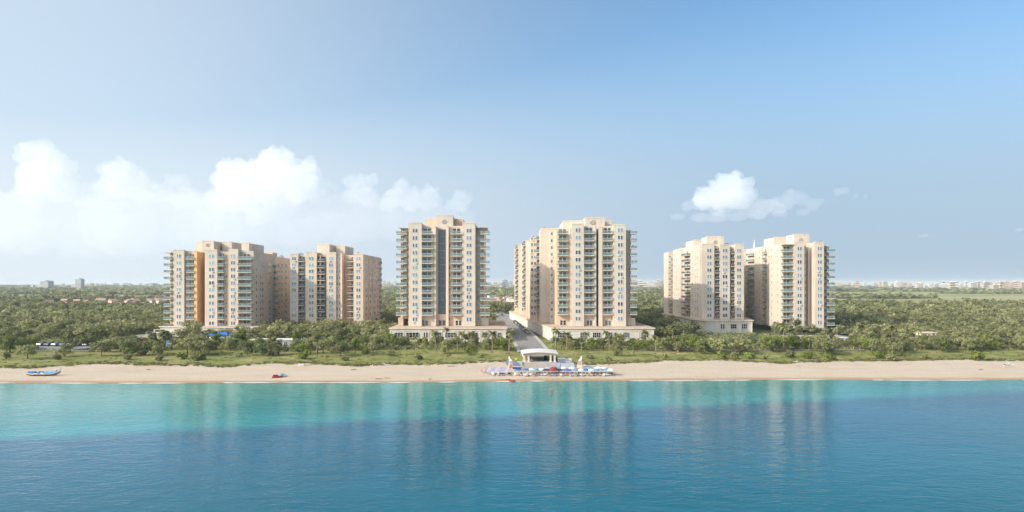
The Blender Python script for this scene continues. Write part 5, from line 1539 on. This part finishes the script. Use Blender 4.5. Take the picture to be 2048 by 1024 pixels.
while u < 1228:
    p = at(u + R.uniform(-1, 1), 750.6 + R.uniform(-.9, 1.2)); mt = lc[k % 10] if R.random() < .75 else R.choice([TANF, LAVENDER, WHITEF, NAVY])
    near = min(range(len(front)), key=lambda q: abs(front[q][0] - u)); sd = 'left of' if u < front[near][0] - 1.5 else 'right of' if u > front[near][0] + 1.5 else 'under'
    lounger(mt, p.x, p.y - .6, R.uniform(-.25, .25), f'{CN[mt]} sun lounger {sd} the {CN[front[near][1]]} parasol, {nth[near]} in the front row', R.choice([WHITEF, SKYBLUE, REDF, NAVY]))
    seats.append((p.x, p.y - .6)); u += R.uniform(5.2, 7.2); k += 1
who = [(2, 'person in red shorts reclining on a lounger near the left end of the parasols', REDF), (6, 'person in navy shorts reclining on a lounger beside the sky-blue parasol', NAVY), (11, 'person in black shorts reclining on a lounger under the red parasol', BLACKF),
       (14, 'person in orange shorts reclining on a lounger left of the blue parasol', ORANGE), (20, 'person in teal shorts reclining on a lounger in the right half of the row', TEAL), (25, 'person in lavender shorts reclining on a lounger near the right end', LAVENDER)]
for i, lab, cl in who:
    if i < len(seats): x, y = seats[i]; person('recline', lab, (x, y, gz(x, y) + .40), 0, SKIN, cl)

# slanted lavender sun shelters at the left end, wide one in the middle
def shelter(u, v, w_, label, mat, h0=.5, h1=1.9, d_=2.2, skew=.8):
    p = at(u, v); t = thing('beach_shelter', label, 'shelter', tuple(p)); hw = w_ / 2; m = MB(); n = 6
    for i in range(n):
        xa, xb = -hw + w_ * i / n, -hw + w_ * (i + 1) / n; sa, sb_ = (.10 * math.sin(math.pi * q / n * 2) for q in (i, i + 1))
        m.face([(xa, -d_ / 2, h0 + sa), (xb, -d_ / 2, h0 + sb_), (xb + skew, d_ / 2, h1 + sb_), (xa + skew, d_ / 2, h1 + sa)], mat)
    obj('shade_cloth', m, t)
    for px, py, pz in ((-hw, -d_ / 2, h0), (hw, -d_ / 2, h0), (-hw + skew, d_ / 2, h1), (hw + skew, d_ / 2, h1)): obj('pole', MB().tube([(px, py, -.2), (px, py, pz)], [.03, .03], METAL, 6), t)


shelter(983, 748, 3.0, 'slanted lavender beach shelter, leftmost of two beside the parasols', LAVENDER)
shelter(1001, 748, 3.6, 'slanted lavender beach shelter, right of two beside the parasols', LAVENDER)
shelter(1098, 741, 6.4, 'wide grey-lavender sun sail between parasols and pavilion plaza', LAVENDER, 1.9, 2.2, 2.6, .3)
for q, (u, v, mt) in enumerate(((979, 750, TANF), (986, 751, WHITEF), (996, 751, TANF), (1004, 751, NAVY), (1013, 750, TANF), (1019, 750.5, BLACKF))):
    p = at(u, v); lounger(mt, p.x, p.y, R.uniform(-.3, .3) + (1.2 if q == 0 else 0), f"{CN[mt]} sun lounger beside the lavender shelters, {nth[q]} from the left", WHITEF, 'sun loungers by the lavender shelters')
person('stand', 'person in white shirt and shorts standing left of the lavender shelters', tuple(at(970.5, 747)), .4, SKIN, WHITEF, WHITEF)
p = at(975.5, 748); person('sit', 'person in navy shorts sitting on the sand beside the lavender shelter', (p.x, p.y, p.z), -.4, SKIN, NAVY, BLACKF)
p = at(966, 746); lounger(ORANGE, p.x, p.y, 1.2, 'orange sun lounger left of everyone on the open sand', WHITEF, 'sun loungers by the lavender shelters')
p = at(1008.5, 760.5); person('lie', 'sunburnt person lying at the water edge, left of two', (p.x, p.y, p.z), 1.1, SKINR, ORANGE)
p = at(1018, 760); person('lie', 'sunburnt person lying at the water edge, right of two', (p.x, p.y, p.z), 1.25, SKINR, BLACKF)
p = at(1103, 783, 0); person('wade', 'person wading waist-deep in the shallow water before the parasols', (p.x, p.y, -.75), 0, SKINR, ORANGE, scale=1.05)
p = at(1024, 763); t = thing('beach_float', 'red inflatable float on the wet sand beside the two sunbathers', 'float', (p.x, p.y, p.z + .14)); m = MB()
pts_ = [(.85 * math.cos(q * math.pi / 8), .45 * math.sin(q * math.pi / 8), .02 * math.sin(q)) for q in range(17)]
m.tube(pts_, [.15] * 17, REDF, 8, False); obj('float_ring', m.mesh('float_ring', True), t); obj('float_base', MB().prism([(.78 * math.cos(q * math.pi / 8), .40 * math.sin(q * math.pi / 8)) for q in range(16)], -.08, -.03, ORANGE), t)

# wooden boat with blue covers on the left beach
def loft(sections, mat, closed_ends=True):
    m = MB(); b_ = 0; n = len(sections[0])
    for s in sections: m.v += [tuple(p) for p in s]
    k = m.mi(mat)
    for i in range(len(sections) - 1):
        for j in range(n - 1): m.f.append((i * n + j, (i + 1) * n + j, (i + 1) * n + j + 1, i * n + j + 1)); m.m.append(k)
    return m


bp = at(88, 751.5)
bt = thing('rowing_boat', 'long wooden boat with upswept bow under blue covers on the left beach', 'boat', (bp.x, bp.y, bp.z), .03)
secs = []
for i in range(17):
    t_ = i / 16; x_ = -4.7 + 9.4 * t_
    w_ = .95 * math.sin(math.pi * min(1, .12 + t_ * .88)) ** .7 + .03; sh = .78 + .25 * (1 - t_) ** 2 * .6 + 1.15 * max(0, t_ - .62) ** 2 * 6.0; kl = .06 + max(0, t_ - .72) ** 2 * 11 + max(0, .12 - t_) * 1.5
    kl = min(kl, sh - .25)
    secs.append([(x_, -w_, sh), (x_, -w_ * .92, (sh + kl) / 2), (x_, -w_ * .45, kl + .05), (x_, 0, kl), (x_, w_ * .45, kl + .05), (x_, w_ * .92, (sh + kl) / 2), (x_, w_, sh), (x_, w_ - .06, sh), (x_, w_ * .45, kl + .13), (x_, 0, kl + .1), (x_, -w_ * .45, kl + .13), (x_, -w_ + .06, sh), (x_, -w_, sh)])
hull = loft(secs, WHITE)
hull.mats.append(WOOD)
hull.m = [1 if (q % 12) in (1, 2, 3, 4) else 0 for q in range(len(hull.f))]
obj('hull', hull.mesh('hull', True), bt)
for a0, a1 in ((.04, .24), (.36, .45), (.55, .88)):
    s2 = []
    for i in range(9):
        t_ = a0 + (a1 - a0) * i / 8; x_ = -4.7 + 9.4 * t_; w_ = .99 * math.sin(math.pi * min(1, .12 + t_ * .88)) ** .7 + .05; sh = .80 + .15 * (1 - t_) ** 2 + 1.15 * max(0, t_ - .62) ** 2 * 6.0
        hmp = .34 + .10 * math.sin(i * 1.9)
        s2.append([(x_, -w_, sh - .16), (x_, -w_ * .97, sh + .03), (x_, -w_ * .4, sh + hmp * .8), (x_, 0, sh + hmp), (x_, w_ * .4, sh + hmp * .8), (x_, w_ * .97, sh + .03), (x_, w_, sh - .16)])
    obj('boat_cover', loft(s2, SKYBLUE if a0 > .5 else BLUE).mesh('boat_cover', True), bt)
obj('bow_post', MB().tube([(4.35, 0, 1.2), (4.8, 0, 2.0), (4.95, 0, 2.4)], [.10, .08, .05], WOOD, 8), bt)
obj('bumper', MB().tube([(-4.5, -.5, .3), (-4.5, -.5, .7)], [.16, .16], ORANGE, 8), bt)
for q in (-2.4, .8): obj('chock', MB().box(q - .2, q + .2, -.8, .8, -.1, .11, WOOD), bt)

# small red pedal craft
jp = at(555, 755.5); jt = thing('beach_craft', 'small red and white beach craft lying tilted near the left waterline', 'watercraft', tuple(jp), .35)
secs = []
for i in range(11):
    t_ = i / 10; x_ = -1.5 + 3.0 * t_; w_ = .52 * (1 - max(0, t_ - .45) ** 2 * 3.0) + .02; z1 = .42 + .30 * max(0, t_ - .5) ** 2 * 4
    secs.append([(x_, 0, .02 + .30 * max(0, t_ - .6) ** 2 * 4), (x_, w_ * .7, .08 + .25 * max(0, t_ - .6) ** 2 * 4), (x_, w_, z1 - .08), (x_, w_ * .85, z1), (x_, 0, z1 + .05), (x_, -w_ * .85, z1), (x_, -w_, z1 - .08), (x_, -w_ * .7, .08 + .25 * max(0, t_ - .6) ** 2 * 4), (x_, 0, .02 + .30 * max(0, t_ - .6) ** 2 * 4)])
hm = loft(secs, REDF); hm.face([secs[0][j] for j in range(8)], REDF); obj('hull', hm.mesh('hull', True), jt)
obj('seat', MB().prism([(-1.2, -.26), (.2, -.2), (.2, .2), (-1.2, .26)], .46, .86, REDF, BLACKF), jt)
obj('deck_cover', MB().prism([(.25, -.40), (1.05, -.26), (1.05, .26), (.25, .40)], .50, .74, WHITEF), jt)
obj('handlebar', MB().tube([(.30, -.42, 1.02), (.24, 0, .98), (.30, .42, 1.02)], [.03, .035, .03], METAL, 6), jt)
p = at(563, 752.5); shelter(564, 753, 1.8, 'pale teal sheet on short poles behind the small red craft', TEAL, .25, .7, 1.6, .2)

for u, v, mt, rz, lab in ((603, 732, WHITEF, 1.4, 'white sun lounger alone below the wide fresh green bush'), (611, 731.5, TANF, 1.7, 'tan sun lounger beside the lone white one at left'), (762, 732.5, PURPLE, 1.45, 'dark purple sun lounger alone on the sand before the left podium'), (773, 732, WHITEF, 1.6, 'white sun lounger right of the dark purple one'), (2013, 733, BLACKF, 1.5, 'black sun lounger on the sand at the far right'), (2022, 732, WHITEF, 1.8, 'white sun lounger at the far right beside the black one')):
    p = at(u, v); lounger(mt, p.x, p.y, rz, lab, REDF if mt is PURPLE else WHITEF, 'sun loungers scattered on the open sand')
p = at(766, 731.5); person('sit', 'person in black shorts sitting behind the dark purple lounger', (p.x + .3, p.y + 1.0, gz(p.x, p.y + 1)), .5, SKIN, BLACKF)
p = at(297, 740); person('lie', 'person in red shorts lying alone on the left sand', (p.x, p.y, p.z + .03), 1.3, SKIN, REDF)


def driftwood(u, v, ln, rz, lab):
    p = at(u, v); t = thing('driftwood', lab, 'driftwood', (p.x, p.y, p.z + .06), rz, 'driftwood on the sand'); r = .10
    obj('log', MB().tube([(-ln / 2, 0, .02), (-ln * .1, .12, .06), (ln / 2, -.05, .03)], [r, r * .9, r * .4], WOOD, 7), t)
    obj('branch', MB().tube([(ln * .1, .1, .06), (ln * .25, .45, .22)], [r * .5, r * .2], WOOD, 6), t)


for a in ((759, 758.5, 2.4, .1, 'dark driftwood log near the waterline left of centre'), (775, 757, 1.8, -.2, 'thin driftwood branch right of the dark log near the waterline'), (861, 759, 1.2, .6, 'short driftwood stump at the waterline before the left podium'), (708, 740, 1.8, .2, 'small driftwood on the dry sand left of the purple lounger'), (905, 733, 3.0, .05, 'long thin driftwood along the dune foot before the left podium'), (1963, 740, 1.6, .1, 'small driftwood on the right sand below the bright bush'), (1598, 733, 1.7, .3, 'small driftwood on the sand below the rightmost tower'), (140, 733, 3.4, .1, 'long grey driftwood right of the boat at the dune foot')): driftwood(*a)

# ------------------------------------------------------------------ far city and settlements
CITY = [stucco('city_white', (0.66, 0.62, 0.56)), stucco('city_sand', (0.60, 0.50, 0.40)), stucco('city_rose', (0.58, 0.42, 0.34)), stucco('city_grey', (0.44, 0.43, 0.42))]
rc = random.Random(31); _city = {}


def city_mesh(v, c):
    if (v, c) in _city: return _city[(v, c)]
    r = random.Random(v * 7); m = MB(); fl_ = [3, 5, 7, 9, 4][v]; hw = [.5, .42, .36, .5, .6][v]; M_ = CITY[c]
    for i in range(fl_):                                                  # storeys with dark window bands between
        z0, z1 = i / fl_, (i + .62) / fl_
        m.box(-hw, hw, -.3, .3, z0, z1, M_); m.box(-hw * .97, hw * .97, -.28, .28, z1 + .0005, (i + 1) / fl_ - .0005, SHOPGL)
    m.box(-hw, hw, -.3, .3, 1.0, 1.04, M_); m.box(-hw * .3, hw * .25, -.2, .15, 1.0405, 1.16, M_); m.box(hw * .5, hw * .8, -.1, .2, 1.0405, 1.10, M_)
    _city[(v, c)] = m.mesh('distant_building'); return _city[(v, c)]


def city(u, d, w_, h_, v, c, lab, grp):
    t = thing('distant_building', lab, 'building', (X(u, d), d, 4.4), rc.uniform(-.3, .3), grp, city_mesh(v, c)); t.scale = (w_, w_, h_)


CNM = ['white', 'sand-coloured', 'rose', 'grey']
city(94, 3000, 44, 33, 3, 3, 'broad grey tower block on the left horizon, lower of two', 'far tower blocks on the left'); city(159.5, 3000, 30, 41, 3, 3, 'taller grey tower block on the left horizon, right of two', 'far tower blocks on the left')


def run(u0, u1, n, d0, d1, w0, w1, h0, h1, cols_, grp, where):
    for i in range(n):
        u = rc.uniform(u0, u1); d = rc.uniform(d0, d1); c = rc.choice(cols_); h_ = rc.uniform(h0, h1)
        city(u, d, rc.uniform(w0, w1), h_, rc.randrange(5), c, f"{'tall' if h_ > (h0 + h1) / 2 else 'low'} {CNM[c]} block {where}", grp)


run(60, 150, 14, 3000, 4000, 12, 30, 12, 24, [0, 1, 3], 'far blocks on the left horizon', 'on the horizon around the two grey left towers')
run(170, 330, 18, 3800, 5500, 16, 40, 14, 26, [0, 1, 3], 'far blocks left of the towers', 'on the horizon left of the leftmost tower')
run(766, 796, 10, 3400, 4800, 14, 28, 18, 40, [0, 1, 2], 'far blocks in the left gap', 'on the horizon left of the left central tower')
run(974, 1030, 16, 3600, 5000, 14, 30, 18, 42, [0, 1, 3], 'far blocks in the road gap', 'on the horizon between the two central towers')
run(1264, 1338, 26, 3100, 4600, 12, 28, 18, 44, [0, 0, 1, 2], 'far blocks in the right gap', 'on the horizon right of the right central tower')
run(1664, 1850, 50, 3800, 6000, 14, 36, 16, 36, [0, 1, 2], 'far city on the right', 'on the horizon just right of the rightmost tower')
run(1850, 1960, 46, 2800, 4600, 12, 34, 10, 32, [0, 0, 1], 'far city on the right', 'on the right horizon, white quarter')
run(1950, 2060, 60, 2400, 4600, 12, 34, 10, 32, [0, 1, 2, 2], 'far city on the right', 'on the right horizon, rose quarter at the edge')
for u, d, w_, h_, c, lab in ((1016, 3150, 62, 9, 0, 'long low white hall seen between the central towers'), (1870, 2950, 90, 7, 0, 'long low white hall below the white quarter of the right horizon'), (1838, 2850, 70, 5, 0, 'long white greenhouse strip below the right horizon')):
    city(u, d, w_, h_, 0, c, lab, None) if False else thing('distant_hall', lab, 'hall', (X(u, d), d, 4.4), 0, None, MB().box(-w_ / 2, w_ / 2, 0, 25, 0, h_, CITY[c]).prism([(-w_ / 2 - .5, -.5), (w_ / 2 + .5, -.5), (w_ / 2 + .5, 25.5), (-w_ / 2 - .5, 25.5)], h_ + .01, h_ + .8, WHITEROOF))
for i in range(18):
    x = rc.uniform(-555, -335); y = rc.uniform(812, 900); t = thing('distant_house', 'red-roofed house in the clearing left of the leftmost tower', 'house', (x, y, 4.4), rc.uniform(0, 3), 'red-roofed houses in the left clearing')
    w_ = rc.uniform(6, 10); h_ = rc.uniform(2.5, 4); obj('wall', MB().box(-w_ / 2, w_ / 2, -4, 4, 0, h_, CITY[rc.choice((0, 1, 2))]), t)
    m = MB(); r = [(-w_ / 2 - .5, -4.5, h_ + .01), (w_ / 2 + .5, -4.5, h_ + .01), (w_ / 2 + .5, 4.5, h_ + .01), (-w_ / 2 - .5, 4.5, h_ + .01), (-w_ / 2 - .5, 0, h_ + 2), (w_ / 2 + .5, 0, h_ + 2)]
    for q in ((0, 1, 5, 4), (1, 2, 5), (2, 3, 4, 5), (3, 0, 4)): m.face([r[i_] for i_ in q], REDTILE)
    obj('roof', m, t)
for i in range(24):
    y = rc.uniform(720, 1130); x = rc.uniform(-.042, .006) * y; t = thing('distant_house', 'low house in the clearing seen between the central towers', 'house', (x, y, 4.4), rc.uniform(0, 3), 'houses in the clearing behind the road gap')
    w_ = rc.uniform(7, 12); h_ = rc.uniform(3, 5); rf = rc.choice((REDTILE, WHITEROOF, REDTILE, GREYROOF)); obj('wall', MB().box(-w_ / 2, w_ / 2, -3.5, 3.5, 0, h_, CITY[rc.choice((0, 1, 2))]), t)
    obj('roof', MB().box(-w_ / 2 - .4, w_ / 2 + .4, -3.9, 3.9, h_ + .01, h_ + .7, rf), t)
# ------------------------------------------------------------------ clouds: closed volumes beyond the haze
def cloud_material(name, dens, soft=0.0):
    m, nt, out = nodes_of(name)
    pv = N(nt, 'ShaderNodeVolumeScatter'); pv.inputs['Color'].default_value = (0.925, 0.93, 0.94, 1); pv.inputs['Density'].default_value = dens; pv.inputs['Anisotropy'].default_value = 0.0
    nt.links.new(pv.outputs[0], out.inputs['Volume'])
    return m


def cloud_mesh(name, blobs, D, mat, rng, flat=0.5, detail=True, voxel=3.5):
    """blobs: (u, v, radius px) in photo pixels, placed at distance D; union by voxel remesh, then fine lumps"""
    k = D / F; bm = bmesh.new()

    def ball(c, r, sub=2):
        bmesh.ops.create_icosphere(bm, subdivisions=sub, radius=r, matrix=Matrix.Translation(c) @ Matrix.Diagonal((1, 1, .92, 1)))
    cu = sum(b_[0] for b_ in blobs) / len(blobs); cv = sum(b_[1] for b_ in blobs) / len(blobs)
    for u, v, r in blobs:
        c = Vector(((u - cu) * k, rng.uniform(-.3, .3) * r * k, -(v - cv) * k)); ball(c, r * k)
        if detail:
            for _ in range(int(9 + r * .35)):
                d = Vector((rng.gauss(0, 1), rng.gauss(0, 1), rng.gauss(.45, .8))).normalized(); r2 = r * rng.uniform(.22, .46)
                c2 = c + d * r * k * rng.uniform(.72, .98); ball(c2, r2 * k)
                if rng.random() < .6:
                    d2 = (d + Vector((rng.gauss(0, .6), rng.gauss(0, .6), rng.gauss(.2, .6)))).normalized(); ball(c2 + d2 * r2 * k * .9, r2 * k * rng.uniform(.3, .5), 1)
    me = bpy.data.meshes.new(name); bm.to_mesh(me); bm.free(); me.materials.append(mat)
    return me, (X(cu, D), D, Z(cv, D)), k * voxel


def cloud(label, blobs, D, dens, seed, voxel=2.1, lump=10.0, detail=True, flat=1.0):
    rng = random.Random(seed); blobs = [(u, v + r * .12, r * 1.16) for u, v, r in blobs]; dens *= .78 if seed in (4, 9, 16) else .62; mat = cloud_material('cloud_vapour', dens)
    me, loc, vx = cloud_mesh('cloud', blobs, D, mat, rng, detail=detail, voxel=voxel)
    o = thing('cloud', label, 'cloud', loc, group='cumulus clouds over the horizon', me=me); o.scale = (1, 1, flat)
    rm = o.modifiers.new('union', 'REMESH'); rm.mode = 'VOXEL'; rm.voxel_size = vx
    k = D / F
    for sz, st in ((24, lump), (9, lump * .6), (4, lump * .3)):
        tx = bpy.data.textures.new('lumps', 'CLOUDS'); tx.noise_scale = sz * k; tx.noise_depth = 3
        dm = o.modifiers.new('lumps', 'DISPLACE'); dm.texture = tx; dm.strength = st * k; dm.mid_level = .5; dm.texture_coords = 'LOCAL'
    return o


CD = 15000.0
cloud('tall white cumulus cloud at the far left, above the left horizon', [(72, 315, 26), (64, 296, 18), (92, 298, 16), (110, 340, 34), (75, 350, 32), (140, 335, 16), (60, 372, 22), (125, 370, 30)], CD, .0018, 21)
cloud('soft white cumulus cloud, second from the left', [(232, 340, 22), (252, 336, 18), (275, 352, 16), (240, 365, 32), (285, 378, 26), (210, 375, 20)], CD, .0015, 2)
cloud('faint pale cloud between the second cloud and the largest one', [(345, 362, 14), (365, 372, 16), (330, 385, 20), (375, 395, 22), (310, 372, 10)], CD, .0010, 3)
cloud('largest white cumulus cloud, left of the left central tower', [(548, 318, 22), (530, 330, 20), (575, 330, 18), (560, 350, 40), (455, 338, 18), (470, 358, 32), (510, 352, 34), (600, 365, 38), (500, 378, 26), (545, 378, 30), (590, 385, 26)], CD, .0021, 4)
cloud('tiny white puff beside the largest cumulus cloud', [(650, 383, 7), (658, 382, 6)], CD, .0060, 5, 2.0, 4)
cloud('white puffy cloud above the leftmost of the central towers, left one', [(700, 362, 14), (722, 364, 15), (745, 360, 11), (718, 385, 22), (735, 395, 20), (700, 395, 14)], CD, .0017, 6)
cloud('white puffy cloud above the left central tower, middle one', [(802, 372, 15), (795, 392, 20), (825, 398, 22), (860, 386, 15), (850, 402, 18), (775, 405, 16), (870, 400, 14)], CD, .0017, 7)
cloud('white puffy cloud right of the left central tower roof, small', [(918, 392, 13), (932, 398, 11), (910, 408, 14), (926, 412, 12)], CD, .0016, 8)
cloud('bright white cumulus cloud above the right pair of blocks', [(1452, 362, 18), (1468, 356, 14), (1440, 382, 24), (1470, 385, 30), (1410, 395, 20), (1440, 402, 18), (1485, 396, 18), (1480, 378, 22)], CD, .0023, 9)
cloud('thin pale cloud trailing right of the bright one above the right pair', [(1585, 392, 14), (1600, 398, 13), (1570, 404, 16), (1550, 410, 16), (1625, 408, 12), (1520, 418, 18), (1640, 402, 8)], CD, .0010, 10, 3.5, 7)
cloud('flat grey veil under the bright cloud above the right pair', [(1355, 434, 14), (1400, 436, 18), (1435, 434, 20), (1475, 432, 20), (1515, 428, 18), (1560, 422, 16), (1605, 418, 14)], CD, .0008, 11, 3.5, 7, False, .55)
cloud('grey soft body under the bright cloud above the right pair', [(1400, 404, 18), (1440, 410, 24), (1490, 408, 24), (1530, 410, 20), (1375, 412, 12), (1560, 414, 14)], CD + 400, .0012, 18, 3, 12, True, .8)
cloud('small pale wisp at the right end of the trailing cloud', [(1675, 382, 9), (1690, 380, 8), (1712, 391, 6), (1730, 392, 5)], CD, .0012, 12, 2.5, 4, False)
cloud('tiny pale wisp low in the right sky', [(1840, 471, 5), (1852, 470, 6), (1865, 473, 4)], CD, .0012, 13, 2.0, 3, False, .7)
cloud('tiny pale wisp at the right picture edge', [(2036, 459, 6), (2046, 457, 6)], CD, .0012, 14, 2.0, 3, False, .8)
cloud('wide soft cloud bank low over the left horizon', [(-20, 425, 70), (60, 440, 80), (160, 445, 80), (270, 440, 84), (380, 435, 84), (490, 425, 80), (590, 425, 76), (690, 430, 66), (780, 430, 56), (860, 432, 44), (920, 438, 30)], CD + 3500,   .00026, 15, 6, 34, False, .8)
cloud('grey soft underside hanging below the largest cumulus cloud', [(470, 392, 36), (530, 398, 44), (590, 400, 44), (640, 392, 34), (440, 396, 26), (680, 405, 24), (560, 410, 40)], CD + 500, .0010, 16, 3, 16, True, .8)
cloud('soft veil between the far-left cloud and the second one', [(120, 375, 34), (170, 385, 32), (220, 392, 32), (280, 398, 32), (330, 402, 30), (60, 385, 36)], CD + 900, .0005, 17, 4, 18, False, .8)
